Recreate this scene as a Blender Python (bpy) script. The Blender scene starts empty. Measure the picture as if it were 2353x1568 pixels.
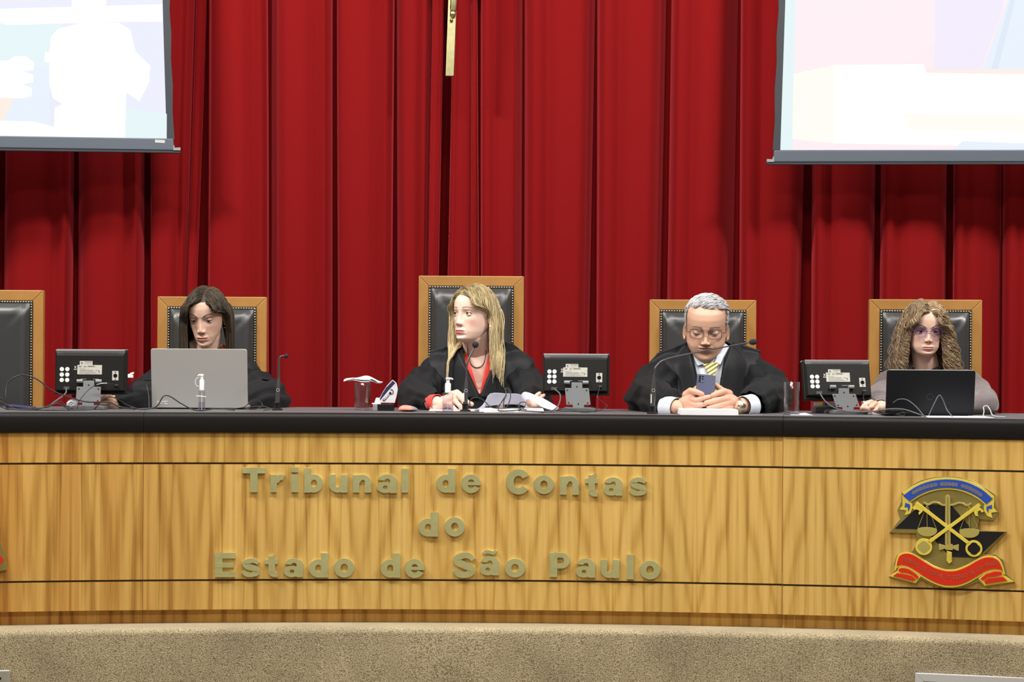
import bpy, bmesh, math, random
import numpy as np
from mathutils import Vector, Matrix, Euler, noise as mnoise
from mathutils.bvhtree import BVHTree
random.seed(7); rng = np.random.default_rng(7)
S = bpy.context.scene
C = S.collection
PI = math.pi
# ---------------------------------------------------------------- camera
FPX = 4960.0; CX, CY = 1176.5, 784.0; ZC = 1.05; CD = 8.0; RHO = 0.006
cam_d = bpy.data.cameras.new('camera'); cam = bpy.data.objects.new('camera', cam_d); C.objects.link(cam)
cam_d.sensor_width = 36.0; cam_d.lens = FPX/2353*36.0; cam_d.clip_end = 60; cam_d.clip_start = .05
n_ = math.sqrt(1+RHO*RHO)
cam.matrix_world = Matrix(((1/n_, -RHO/n_, 0, 0), (0, 0, -1, -CD), (RHO/n_, 1/n_, 0, ZC), (0, 0, 0, 1)))
S.camera = cam
# ---------------------------------------------------------------- view, world, lights
S.view_settings.view_transform = 'Standard'; S.view_settings.look = 'None'
S.view_settings.gamma = 1; S.view_settings.use_curve_mapping = False
S.view_settings.exposure = EXPO = 0.32
S.cycles.use_denoising = True
S.cycles.max_bounces = 8; S.cycles.transmission_bounces = 8; S.cycles.transparent_max_bounces = 24
S.cycles.sample_clamp_indirect = 6.0
w = bpy.data.worlds.new('world'); S.world = w; w.use_nodes = True
w.node_tree.nodes['Background'].inputs[0].default_value = (1, .96, .9, 1)
w.node_tree.nodes['Background'].inputs[1].default_value = 0.1
def area(name, loc, size, power, target, col=(1, .965, .91)):
    d = bpy.data.lights.new(name, 'AREA'); d.shape = 'RECTANGLE'; d.size, d.size_y = size
    d.energy = power; d.color = col
    o = bpy.data.objects.new(name, d); C.objects.link(o); o.location = loc
    o.rotation_euler = (Vector(target)-Vector(loc)).to_track_quat('-Z', 'Y').to_euler()
    return o
area('ceiling_light', (-.2, -1.7, 4.65), (2.6, 0.35), 190, (-.2, 1.2, .9))
area('ceiling_light', (-3.6, -1.2, 4.65), (.8, .6), 300, (-.6, 1.4, .9))
area('ceiling_light', (3.6, -1.2, 4.65), (.8, .6), 270, (.6, 1.4, .9))
area('ceiling_light', (0, -5.0, 4.65), (4.5, .8), 150, (0, 0, .5))  # unseen front fill, added to brighten the faces

def W(px, py, Y):
    """world point seen at photo pixel (px,py) at depth Y"""
    dx, dy = px-CX, py-CY
    k = (Y+CD)/FPX
    return Vector(((dx+RHO*dy)*k, Y, ZC-(dy-RHO*dx)*k))
XC, RR, DT = -0.22, 8.8, 0.779
def F(x, d=0.0):
    r = RR+d
    return -RR+math.sqrt(r*r-(x-XC)**2)
def arcpt(s, d=0.0):
    """point on the bench arc: s = arc length at the front edge, d = outward (back) offset"""
    a = s/RR
    return Vector((XC+(RR+d)*math.sin(a), -RR+(RR+d)*math.cos(a)))
def s_of(px, py=950, d=0.0):
    Y = 0.0
    for _ in range(6):
        p = W(px, py, Y); Y = F(p.x, d)
    return math.asin((p.x-XC)/(RR+d))*RR
def desk(px, d, py=945):
    """point on the worktop in pixel column px, d behind the front edge"""
    Y = 0.0
    for _ in range(6):
        p = W(px, py, Y); Y = F(p.x)+d
    return Vector((p.x, Y, DT))
# ---------------------------------------------------------------- materials
def mat(name, col=(.8, .8, .8), rough=.5, metal=0., spec=.5, coat=0., sheen=0., trans=0., ior=1.45, emit=None, es=1., alpha=1., sss=0., noise=None, bump=None, attr=None):
    m = bpy.data.materials.new(name); m.use_nodes = True
    nt = m.node_tree; b = nt.nodes['Principled BSDF']; I = b.inputs
    I['Base Color'].default_value = (*col, 1); I['Roughness'].default_value = rough; I['Metallic'].default_value = metal
    I['Specular IOR Level'].default_value = spec; I['Coat Weight'].default_value = coat
    I['Sheen Weight'].default_value = sheen; I['Transmission Weight'].default_value = trans; I['IOR'].default_value = ior
    I['Alpha'].default_value = alpha
    if sss: I['Subsurface Weight'].default_value = sss; I['Subsurface Radius'].default_value = (.012, .005, .003); I['Subsurface Scale'].default_value = .5
    if emit: I['Emission Color'].default_value = (*emit, 1); I['Emission Strength'].default_value = es
    src = None
    if attr:
        a = nt.nodes.new('ShaderNodeAttribute'); a.attribute_name = attr; src = a.outputs['Color']; nt.links.new(src, I['Base Color'])
    if noise:   # (scale, amount)
        tc = nt.nodes.new('ShaderNodeTexCoord'); n = nt.nodes.new('ShaderNodeTexNoise'); n.inputs['Scale'].default_value = noise[0]; n.inputs['Detail'].default_value = 4
        nt.links.new(tc.outputs['Object'], n.inputs['Vector'])
        mr = nt.nodes.new('ShaderNodeMapRange'); mr.inputs['From Min'].default_value = .3; mr.inputs['From Max'].default_value = .7
        mr.inputs['To Min'].default_value = 1-noise[1]; mr.inputs['To Max'].default_value = 1+noise[1]
        nt.links.new(n.outputs['Fac'], mr.inputs['Value'])
        mx = nt.nodes.new('ShaderNodeMix'); mx.data_type = 'RGBA'; mx.blend_type = 'MULTIPLY'; mx.inputs[0].default_value = 1
        if src: nt.links.new(src, mx.inputs[6])
        else: mx.inputs[6].default_value = (*col, 1)
        nt.links.new(mr.outputs[0], mx.inputs[7]); nt.links.new(mx.outputs[2], I['Base Color'])
    if bump:    # (scale, strength, distance)
        tc = nt.nodes.new('ShaderNodeTexCoord'); n = nt.nodes.new('ShaderNodeTexNoise'); n.inputs['Scale'].default_value = bump[0]; n.inputs['Detail'].default_value = 3
        nt.links.new(tc.outputs['Object'], n.inputs['Vector'])
        bp = nt.nodes.new('ShaderNodeBump'); bp.inputs['Strength'].default_value = bump[1]; bp.inputs['Distance'].default_value = bump[2]
        nt.links.new(n.outputs['Fac'], bp.inputs['Height']); nt.links.new(bp.outputs[0], I['Normal'])
    return m

def wood_panel_mat(name, leaf=.155, tint=(1, 1, 1), side=True):
    """flat cut veneer, leaves book matched along u (m), v = height"""
    m = bpy.data.materials.new(name); m.use_nodes = True; nt = m.node_tree; N = nt.nodes; L = nt.links; b = N['Principled BSDF']
    uv = N.new('ShaderNodeUVMap'); sp = N.new('ShaderNodeSeparateXYZ'); L.new(uv.outputs[0], sp.inputs[0])
    def M(op, a, c=None, d=None):
        n = N.new('ShaderNodeMath'); n.operation = op
        for i, v in enumerate((a, c, d)):
            if v is None: continue
            if isinstance(v, (int, float)): n.inputs[i].default_value = v
            else: L.new(v, n.inputs[i])
        return n.outputs[0]
    u, v = sp.outputs[0], sp.outputs[1]
    li = M('FLOOR', M('DIVIDE', u, leaf))
    pp = M('PINGPONG', u, leaf)                       # mirrored local coordinate
    def comb(x, y, z):
        c = N.new('ShaderNodeCombineXYZ')
        for i, q in enumerate((x, y, z)):
            if isinstance(q, (int, float)): c.inputs[i].default_value = q
            else: L.new(q, c.inputs[i])
        return c.outputs[0]
    def noise(vec, sc, det=2., rough=.5):
        n = N.new('ShaderNodeTexNoise'); n.inputs['Scale'].default_value = sc; n.inputs['Detail'].default_value = det; n.inputs['Roughness'].default_value = rough
        L.new(vec, n.inputs['Vector']); return n.outputs['Fac']
    # cathedral figure: rings of a tilted cone cut, strongly stretched in v
    w1 = noise(comb(M('MULTIPLY', pp, 9), M('MULTIPLY', v, 1.6), M('MULTIPLY', li, 0.03)), 1.0, 2.)
    cen = M('SUBTRACT', pp, leaf)                   # figure centred on the mirrored joint
    par = M('ADD', M('MULTIPLY', M('ABSOLUTE', cen), 30), M('MULTIPLY', v, 2.6))
    ring = M('ADD', par, M('MULTIPLY', w1, 4.))
    s1 = M('ADD', M('MULTIPLY', M('SINE', M('MULTIPLY', ring, 3.1)), .5), .5)
    s1 = M('POWER', s1, 2.2)
    fine = noise(comb(M('MULTIPLY', u, 150), M('MULTIPLY', v, 5.), 0.), 1.0, 4., .6)
    streak = noise(comb(M('MULTIPLY', pp, 45), M('MULTIPLY', v, .8), M('MULTIPLY', li, 0.01)), 1.0, 3., .6)
    broad = noise(comb(M('MULTIPLY', u, 2.2), M('MULTIPLY', v, .25), 3.), 1.0, 2.)
    ln = noise(comb(M('ADD', M('MULTIPLY', pp, 62), M('MULTIPLY', w1, 2.2)), M('MULTIPLY', v, .9), M('MULTIPLY', li, .05)), 1.0, 1.)
    lr = N.new('ShaderNodeMapRange'); L.new(ln, lr.inputs[0]); lr.inputs[1].default_value = .56; lr.inputs[2].default_value = .72; lr.inputs[3].default_value = 0; lr.inputs[4].default_value = .15
    cr = N.new('ShaderNodeValToRGB'); e = cr.color_ramp.elements
    f = M('ADD', lr.outputs[0], M('ADD', M('MULTIPLY', s1, .17), M('ADD', M('MULTIPLY', streak, .60), M('MULTIPLY', fine, .20))))
    L.new(f, cr.inputs[0])
    e[0].position = .28; e[0].color = (.72, .49, .16, 1)
    e[1].position = .88; e[1].color = (.26, .125, .025, 1)
    k = e.new(.46); k.color = (.62, .40, .11, 1)
    k = e.new(.64); k.color = (.45, .255, .058, 1)
    # leaf to leaf tone: redder, browner towards the left of the bench (the left bay is another log)
    wn = N.new('ShaderNodeTexWhiteNoise'); wn.noise_dimensions = '1D'; L.new(M('FLOOR', M('DIVIDE', M('ADD', u, 11.), .073)), wn.inputs['W'])
    lf = N.new('ShaderNodeMapRange'); L.new(u, lf.inputs['Value'])
    lf.inputs['From Min'].default_value = -1.75; lf.inputs['From Max'].default_value = -.55; lf.inputs['To Min'].default_value = 1.15; lf.inputs['To Max'].default_value = .16
    mx = N.new('ShaderNodeMix'); mx.data_type = 'RGBA'; mx.blend_type = 'MULTIPLY'
    L.new(M('MULTIPLY', M('MULTIPLY', M('ADD', M('MULTIPLY', wn.outputs['Value'], .75), .3), lf.outputs[0]), 1.), mx.inputs[0])
    L.new(cr.outputs[0], mx.inputs[6]); mx.inputs[7].default_value = (.70, .50, .34, 1)
    m2 = N.new('ShaderNodeMix'); m2.data_type = 'RGBA'; m2.blend_type = 'MULTIPLY'; m2.inputs[0].default_value = 1
    br = N.new('ShaderNodeMapRange'); L.new(broad, br.inputs['Value']); br.inputs['From Min'].default_value = .35; br.inputs['From Max'].default_value = .65; br.inputs['To Min'].default_value = .9; br.inputs['To Max'].default_value = 1.08
    L.new(mx.outputs[2], m2.inputs[6]); L.new(br.outputs[0], m2.inputs[7])
    m3 = N.new('ShaderNodeMix'); m3.data_type = 'RGBA'; m3.blend_type = 'MULTIPLY'; m3.inputs[0].default_value = 1
    L.new(m2.outputs[2], m3.inputs[6]); m3.inputs[7].default_value = (*tint, 1)
    L.new(m3.outputs[2], b.inputs['Base Color'])
    b.inputs['Roughness'].default_value = .42; b.inputs['Specular IOR Level'].default_value = .35
    return m

MT = {}
MT['veneer'] = wood_panel_mat('pale_veneer')
MT['plinth'] = wood_panel_mat('plinth_veneer', leaf=.11, tint=(1., .88, .76))
MT['inlay'] = mat('dark_inlay', (.045, .028, .018), .5)
MT['black_top'] = mat('black_worktop', (.008, .0075, .0075), .5, spec=.28)
MT['brass'] = mat('brushed_brass', (.50, .47, .25), .3, 1., noise=(40, .12))
MT['letter_brass'] = mat('letter_brass', (.78, .78, .40), .36, .72, noise=(9, .22))
MT['gold'] = mat('gold_paint', (.86, .70, .10), .35, .25)
MT['olive'] = mat('olive_brass', (.30, .245, .07), .42, .45, noise=(18, .12))
MT['dullgold'] = mat('dull_gold', (.50, .42, .12), .4, .3)
MT['blue'] = mat('blue_enamel', (.03, .08, .42), .3)
MT['red_enamel'] = mat('red_enamel', (.62, .03, .012), .3)
MT['black_enamel'] = mat('black_enamel', (.012, .012, .014), .35)
MT['letter_grey'] = mat('engraved_grey', (.16, .16, .20), .6)
MT['letter_brown'] = mat('engraved_brown', (.34, .12, .05), .6)
MT['chairwood'] = mat('chair_wood', (.33, .165, .045), .4, noise=(6, .16))
MT['leather'] = mat('black_leather', (.022, .024, .026), .42, spec=1.0, bump=(160, .12, .001))
MT['nail'] = mat('brass_nail', (.85, .75, .52), .25, 1.)
MT['black_plastic'] = mat('black_plastic', (.0095, .0095, .009), .5, spec=.35)
MT['black_gloss'] = mat('black_gloss', (.01, .01, .012), .2)
MT['dark_grey'] = mat('dark_grey_plastic', (.06, .062, .066), .45)
MT['grey_plastic'] = mat('grey_plastic', (.23, .24, .25), .45)
MT['light_grey'] = mat('light_grey_plastic', (.42, .43, .45), .4)
MT['silver'] = mat('silver_lid', (.47, .46, .45), .42, .35)
MT['white_plastic'] = mat('white_plastic', (.85, .86, .85), .4)
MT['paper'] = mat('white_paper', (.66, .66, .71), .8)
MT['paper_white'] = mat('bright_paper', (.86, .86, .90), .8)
MT['paper_dim'] = mat('mid_grey_paper', (.50, .50, .57), .8)  # one even mid grey for the second curled page
MT['base_grey'] = mat('stand_base_grey', (.10, .105, .11), .45)
MT['top_grey'] = mat('worktop_sheen_grey', (.11, .11, .118), .5, spec=.5)  # lighter grey paints the glancing sheen on top of the black worktop
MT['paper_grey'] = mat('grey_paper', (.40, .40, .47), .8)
MT['label'] = mat('sticker_paper', (.50, .49, .44), .6, noise=(120, .1))
MT['label_ink'] = mat('sticker_ink', (.16, .16, .15), .6)
MT['white_paint'] = mat('white_print', (.75, .75, .73), .5)
MT['mic_metal'] = mat('mic_metal', (.10, .10, .105), .35, .6)
MT['foam'] = mat('mic_foam', (.02, .02, .028), .95, bump=(900, .6, .002))
def thin_glass(name, tint, refl=1.0, ior=1.5):
    m = bpy.data.materials.new(name); m.use_nodes = True; nt = m.node_tree; N = nt.nodes; L = nt.links; N.remove(N['Principled BSDF'])
    tr = N.new('ShaderNodeBsdfTransparent'); tr.inputs[0].default_value = (*tint, 1); gl = N.new('ShaderNodeBsdfGlossy'); gl.inputs['Roughness'].default_value = .03; gl.inputs[0].default_value = (refl, refl, refl, 1)
    lw = N.new('ShaderNodeLayerWeight'); lw.inputs[0].default_value = .5; pw_ = N.new('ShaderNodeMath'); pw_.operation = 'POWER'; pw_.inputs[1].default_value = 3.; L.new(lw.outputs['Facing'], pw_.inputs[0])
    fr = N.new('ShaderNodeMath'); fr.operation = 'MULTIPLY_ADD'; fr.inputs[1].default_value = .85; fr.inputs[2].default_value = .05; L.new(pw_.outputs[0], fr.inputs[0]); mx = N.new('ShaderNodeMixShader')
    L.new(fr.outputs[0], mx.inputs[0]); L.new(tr.outputs[0], mx.inputs[1]); L.new(gl.outputs[0], mx.inputs[2]); L.new(mx.outputs[0], N['Material Output'].inputs[0]); return m
MT['glass'] = thin_glass('clear_glass', (.90, .92, .93), 1., 1.6)
MT['water'] = thin_glass('water', (.93, .94, .96), 1., 1.33)
MT['clear_plastic'] = thin_glass('clear_plastic', (.88, .88, .90), 1., 1.6)
MT['pink_liquid'] = thin_glass('pink_liquid', (.95, .80, .93))
MT['cable'] = mat('cable_sheath', (.022, .022, .022), .38)
MT['cable_grey'] = mat('grey_cable_sheath', (.10, .10, .105), .4)
MT['gel'] = thin_glass('hand_gel', (.88, .86, .93), 1., 1.5)
MT['lens'] = thin_glass('spectacle_lens', (.95, .96, .96), 1., 1.35)
MT['lens_violet'] = thin_glass('coated_lens', (.82, .77, 1.), 1., 1.5)
MT['robe'] = mat('black_robe', (.0085, .0092, .0112), .8, sheen=.02, spec=.25, bump=(35, .12, .006))
MT['yoke'] = mat('robe_satin', (.0125, .0135, .0165), .62, sheen=.03, spec=.3)
MT['suit'] = mat('navy_suit', (.022, .023, .036), .8, sheen=.2)
MT['red_cloth'] = mat('red_blouse', (.72, .05, .035), .7, sheen=.2)
MT['shirt'] = mat('white_shirt', (.68, .72, .82), .75)
MT['taupe'] = mat('taupe_knit', (.13, .105, .108), .85, sheen=.3, bump=(260, .35, .002))
MT['taupe_dark'] = mat('taupe_collar', (.055, .045, .05), .85)
MT['aluminium'] = mat('aluminium', (.62, .63, .62), .38, .8)
MT['alu_trim'] = mat('silver_painted', (.60, .61, .63), .4, .2)
MT['bar_grey'] = mat('screen_bar', (.085, .10, .13), .45, .2)
MT['screen_black'] = mat('screen_border', (.022, .027, .035), .6)
MT['navy'] = mat('navy_print', (.03, .03, .10), .35)
MT['coral'] = mat('coral_plastic', (.80, .26, .20), .4)
MT['phone'] = mat('slate_blue_phone', (.085, .095, .17), .4)
MT['wall'] = mat('beige_wall', (.26, .22, .17), .85)
MT['ceil'] = mat('white_ceiling', (.75, .73, .70), .9)
MT['wall_dark'] = mat('dark_wall', (.03, .02, .02), .9)

def carpet_mat():
    m = bpy.data.materials.new('beige_carpet'); m.use_nodes = True; nt = m.node_tree; N = nt.nodes; L = nt.links; b = N['Principled BSDF']
    tc = N.new('ShaderNodeTexCoord')
    def no(sc, det):
        n = N.new('ShaderNodeTexNoise'); n.inputs['Scale'].default_value = sc; n.inputs['Detail'].default_value = det; L.new(tc.outputs['Object'], n.inputs['Vector']); return n.outputs['Fac']
    a, c = no(240, 3), no(4.5, 3)
    cr = N.new('ShaderNodeValToRGB'); e = cr.color_ramp.elements; L.new(a, cr.inputs[0])
    e[0].position = .36; e[0].color = (.17, .12, .06, 1); e[1].position = .68; e[1].color = (.47, .41, .28, 1)
    k = e.new(.47); k.color = (.325, .27, .168, 1)
    mr = N.new('ShaderNodeMapRange'); L.new(c, mr.inputs[0]); mr.inputs[1].default_value = .3; mr.inputs[2].default_value = .7; mr.inputs[3].default_value = .82; mr.inputs[4].default_value = 1.16
    mx = N.new('ShaderNodeMix'); mx.data_type = 'RGBA'; mx.blend_type = 'MULTIPLY'; mx.inputs[0].default_value = 1
    L.new(cr.outputs[0], mx.inputs[6]); L.new(mr.outputs[0], mx.inputs[7]); L.new(mx.outputs[2], b.inputs['Base Color'])
    bp = N.new('ShaderNodeBump'); bp.inputs['Strength'].default_value = .8; bp.inputs['Distance'].default_value = .004; L.new(a, bp.inputs['Height']); L.new(bp.outputs[0], b.inputs['Normal'])
    b.inputs['Roughness'].default_value = .95; b.inputs['Sheen Weight'].default_value = .25; b.inputs['Specular IOR Level'].default_value = .1
    return m
MT['carpet'] = carpet_mat()
def velvet_mat():
    m = mat('red_velvet', (.165, .0010, .0018), .9, sheen=.6, spec=.2, bump=(220, .15, .002))
    b = m.node_tree.nodes['Principled BSDF']; b.inputs['Sheen Tint'].default_value = (1, .08, .10, 1); b.inputs['Sheen Roughness'].default_value = .35
    return m
MT['velvet'] = velvet_mat()

# ---------------------------------------------------------------- mesh builder
def M3(rx=0, ry=0, rz=0):
    return np.array(Euler((rx, ry, rz)).to_matrix())
class MB:
    def __init__(s): s.V = []; s.F = []; s.MI = []; s.SM = []; s.n = 0
    def add(s, V, Fc, mi=0, smooth=True):
        V = np.asarray(V, float).reshape(-1, 3); k = s.n
        s.V.append(V); s.n += len(V)
        for f in Fc: s.F.append([int(i)+k for i in f]); s.MI.append(mi); s.SM.append(smooth)
        return s
    def box(s, c, d, mi=0, rot=None, taper=(1, 1)):
        h = np.array(d)/2.
        V = np.array([(x, y, z) for z in (-1, 1) for y in (-1, 1) for x in (-1, 1)], float)
        V[V[:, 2] > 0, 0] *= taper[0]; V[V[:, 2] > 0, 1] *= taper[1]
        V = V*h
        if rot is not None: V = V@np.asarray(rot).T
        return s.add(V+np.array(c), [(0, 2, 3, 1), (4, 5, 7, 6), (0, 1, 5, 4), (2, 6, 7, 3), (0, 4, 6, 2), (1, 3, 7, 5)], mi, False)
    def prism(s, poly, y0, y1, mi=0, smooth=False):
        """poly in (x,z) -> extruded in y from y0 (front) to y1"""
        n = len(poly); a = sum(poly[i][0]*poly[(i+1) % n][1]-poly[(i+1) % n][0]*poly[i][1] for i in range(n))
        if a < 0: poly = poly[::-1]
        V = [(x, y0, z) for x, z in poly]+[(x, y1, z) for x, z in poly]
        Fc = [tuple(range(n)), tuple(range(2*n-1, n-1, -1))]+[(i, i+n, (i+1) % n+n, (i+1) % n) for i in range(n)]
        return s.add(V, Fc, mi, smooth)
    def lathe(s, prof, n=32, c=(0, 0, 0), mi=0, smooth=True, axis=None):
        """prof list of (r,z); closed at ends when r == 0"""
        V = []; Fc = []
        for r, z in prof:
            for i in range(n): a = 2*PI*i/n; V.append((r*math.cos(a), r*math.sin(a), z))
        for j in range(len(prof)-1):
            for i in range(n):
                Fc.append((j*n+i, j*n+(i+1) % n, (j+1)*n+(i+1) % n, (j+1)*n+i))
        if prof[0][0] > 1e-6: Fc.append(tuple(range(n-1, -1, -1)))
        if prof[-1][0] > 1e-6: Fc.append(tuple((len(prof)-1)*n+i for i in range(n)))
        V = np.array(V)
        if axis is not None:
            q = Vector((0, 0, 1)).rotation_difference(Vector(axis)).to_matrix(); V = V@np.array(q).T
        return s.add(V+np.array(c), Fc, mi, smooth)
    def tube(s, path, r, n=10, mi=0, caps=True, flat=None):
        P = np.array([tuple(p) for p in path], float); m = len(P)
        R = np.full(m, r, float) if np.isscalar(r) else np.array(r, float)
        T = np.gradient(P, axis=0); T /= np.linalg.norm(T, axis=1)[:, None]+1e-12
        up = np.array((0, 0, 1.)) if abs(T[0][2]) < .9 else np.array((0, 1., 0))
        u = np.cross(T[0], up); u /= np.linalg.norm(u); V = []
        for i in range(m):
            u = u-T[i]*np.dot(u, T[i]); u /= np.linalg.norm(u)+1e-12; v = np.cross(T[i], u)
            for k in range(n):
                a = 2*PI*k/n; V.append(P[i]+R[i]*(math.cos(a)*u+math.sin(a)*v*(flat or 1)))
        Fc = [(i*n+k, i*n+(k+1) % n, (i+1)*n+(k+1) % n, (i+1)*n+k) for i in range(m-1) for k in range(n)]
        if caps: Fc += [tuple(range(n-1, -1, -1)), tuple((m-1)*n+k for k in range(n))]
        return s.add(V, Fc, mi, True)
    def caps(s, p0, r0, p1, r1, n=20, mi=0, sy=1.):
        """tapered capsule"""
        p0, p1 = np.array(p0, float), np.array(p1, float); d = p1-p0; L = np.linalg.norm(d)+1e-9; d /= L
        pr = [(r0*math.cos(a), r0*math.sin(a)) for a in np.linspace(-PI/2, 0, 7)]+[(r1*math.cos(a), L+r1*math.sin(a)) for a in np.linspace(0, PI/2, 7)]
        pr[0] = (1e-5, pr[0][1]); pr[-1] = (1e-5, pr[-1][1])
        t = MB().lathe(pr, n, axis=d); V = t.V[0]
        return s.add(V+p0, t.F, mi, True)
    def ell(s, c, r, mi=0, n=28, m=18, rot=None):
        V = []; Fc = []
        for j in range(m+1):
            a = -PI/2+PI*j/m
            for i in range(n):
                b = 2*PI*i/n; V.append((max(math.cos(a), 1e-4)*math.cos(b)*r[0], max(math.cos(a), 1e-4)*math.sin(b)*r[1], math.sin(a)*r[2]))
        for j in range(m):
            for i in range(n): Fc.append((j*n+i, j*n+(i+1) % n, (j+1)*n+(i+1) % n, (j+1)*n+i))
        Fc += [tuple(range(n-1, -1, -1)), tuple(m*n+k for k in range(n))]
        V = np.array(V)
        if rot is not None: V = V@np.asarray(rot).T
        return s.add(V+np.array(c), Fc, mi, True)
    def grid(s, P, mi=0, closed_u=False, smooth=True):
        """P array (m,n,3)"""
        P = np.asarray(P, float); m, n = P.shape[:2]; Fc = []
        for i in range(m-1):
            for j in range(n-1 if not closed_u else n):
                Fc.append((i*n+j, i*n+(j+1) % n, (i+1)*n+(j+1) % n, (i+1)*n+j))
        return s.add(P.reshape(-1, 3), Fc, mi, smooth)
    def arr(s): return np.vstack(s.V) if s.V else np.zeros((0, 3))
    def xf(s, R=None, t=(0, 0, 0)):
        A = s.arr()
        if R is not None: A = A@np.asarray(R).T
        s.V = [A+np.array(t)]; return s
    def join(s, o, mi=None):
        k = s.n; A = o.arr(); s.V.append(A); s.n += len(A)
        for f, m_, sm in zip(o.F, o.MI, o.SM): s.F.append([i+k for i in f]); s.MI.append(m_ if mi is None else mi); s.SM.append(sm)
        return s
def raw(name, V, Fc, MI=None, SM=None):
    me = bpy.data.meshes.new(name); me.from_pydata(np.asarray(V).tolist(), [], Fc)
    if MI is not None: me.polygons.foreach_set('material_index', np.array(MI, dtype=np.int32))
    me.polygons.foreach_set('use_smooth', np.array(SM if SM is not None else [True]*len(me.polygons), dtype=bool))
    me.update(); return me
def wloc(p):
    v = Vector((0, 0, 0))
    while p is not None: v += p.location; p = p.parent
    return v
def place(o, parent, base):
    o.parent = parent; o.location = Vector(base)-(wloc(parent) if parent else Vector((0, 0, 0)))
def obj(name, mb, mats, parent=None, bevel=0, seg=2, solid=0, kind=None, label=None, sub=0, auto=None, base=None):
    A = mb.arr() if isinstance(mb, MB) else mb[0]
    lo, hi = A.min(0), A.max(0); b = np.array([(lo[0]+hi[0])/2, (lo[1]+hi[1])/2, lo[2]]) if base is None else np.array(base)
    me = raw(name, A-b, mb.F, mb.MI, mb.SM) if isinstance(mb, MB) else raw(name, A-b, mb[1])
    if isinstance(mb, MB) and any(mb.SM) and name not in ('stage_curtain', 'robe', 'jumper', 'shirt', 'blouse'): me.set_sharp_from_angle(angle=.9)
    for m in (mats if isinstance(mats, (list, tuple)) else [mats]): me.materials.append(MT[m] if isinstance(m, str) else m)
    o = bpy.data.objects.new(name, me); C.objects.link(o); place(o, parent, b)
    if bevel:
        md = o.modifiers.new('bevel', 'BEVEL'); md.width = bevel; md.segments = seg; md.limit_method = 'ANGLE'; md.angle_limit = .6
    if solid:
        md = o.modifiers.new('solid', 'SOLIDIFY'); md.thickness = solid; md.offset = 0
    if sub:
        md = o.modifiers.new('sub', 'SUBSURF'); md.levels = md.render_levels = sub
    if kind: o['kind'] = kind
    if label: o['label'] = label
    return o
def thing(name, label, cat, loc=(0, 0, 0), group=None):
    o = bpy.data.objects.new(name, None); C.objects.link(o); o.location = loc; o.empty_display_size = .05
    o['label'] = label; o['category'] = cat
    if group: o['group'] = group
    return o
def tag(o, label, cat, group=None):
    o['label'] = label; o['category'] = cat
    if group: o['group'] = group
    return o
def spline(pts, n=40):
    P = np.array([tuple(p) for p in pts], float); m = len(P)
    if m == 2: return np.array([P[0]+(P[1]-P[0])*t for t in np.linspace(0, 1, n)])
    Q = np.vstack([2*P[0]-P[1], P, 2*P[-1]-P[-2]]); out = []
    for t in np.linspace(0, m-1-1e-6, n):
        i = int(t); f = t-i; a, b, c, d = Q[i], Q[i+1], Q[i+2], Q[i+3]
        out.append(.5*((2*b)+(-a+c)*f+(2*a-5*b+4*c-d)*f*f+(-a+3*b-3*c+d)*f**3))
    return np.array(out)
def interp(x, tab):
    t = sorted(tab); return np.interp(x, [a for a, _ in t], [b for _, b in t])
def evalmesh(mb, voxel=.002, smooth=2, fac=.5):
    """voxel union of a builder's closed shells -> verts, faces"""
    me = raw('tmp', mb.arr(), mb.F); o = bpy.data.objects.new('tmp', me); C.objects.link(o)
    md = o.modifiers.new('r', 'REMESH'); md.mode = 'VOXEL'; md.voxel_size = voxel
    if smooth:
        ms = o.modifiers.new('s', 'SMOOTH'); ms.factor = fac; ms.iterations = smooth
    dg = bpy.context.evaluated_depsgraph_get(); ev = o.evaluated_get(dg); m2 = ev.to_mesh()
    V = np.empty(len(m2.vertices)*3); m2.vertices.foreach_get('co', V); V = V.reshape(-1, 3)
    Nn = np.empty(len(m2.vertices)*3); m2.vertices.foreach_get('normal', Nn)
    Fc = [tuple(p.vertices) for p in m2.polygons]
    ev.to_mesh_clear(); bpy.data.objects.remove(o); bpy.data.meshes.remove(me)
    return V, Fc, Nn.reshape(-1, 3)
# ================================================================ SETTING
def struct(name, mb, m, parent=None, **k):
    return obj(name, mb, m, parent, kind='structure', **k)
# room shell
struct('wall_back', MB().box((0, 2.55, 1.9), (11, .1, 5.6)), 'wall_dark')
struct('wall_left', MB().box((-5.5, -3.9, 1.9), (.1, 13, 5.6)), 'wall')
struct('wall_right', MB().box((5.5, -3.9, 1.9), (.1, 13, 5.6)), 'wall')
struct('ceiling', MB().box((0, -3.9, 4.75), (11.1, 13, .1)), 'ceil')
MT['wall_light'] = mat('pale_wall', (.5, .47, .42), .85)
struct('wall_front', MB().box((0, -10.45, 1.9), (11, .1, 5.6)), 'wall_light')
struct('floor', MB().box((0, -5.2, -.95), (11, 10.5, .1)), 'carpet')
# carpeted stage: flat top, rounded nosing, riser following the bench arc
mb = MB(); prof = [(1.0, 2.5, 0)]
ss = np.linspace(-5.0, 5.4, 90); rows = []
edge = [(.35, 0.0), (-.02, 0.0)]+[(-.105-.022*math.sin(a), -.022+.022*math.cos(a)) for a in np.linspace(0, PI/2, 6)]+[(-.127, -.3), (-.127, -.9)]
for d, z in edge: rows.append([(*arcpt(s, d), z) for s in ss])
rows.insert(0, [(arcpt(s, .35).x, 2.5, 0) for s in ss])
mb.grid(np.array(rows)); struct('floor', mb, 'carpet')
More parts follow.
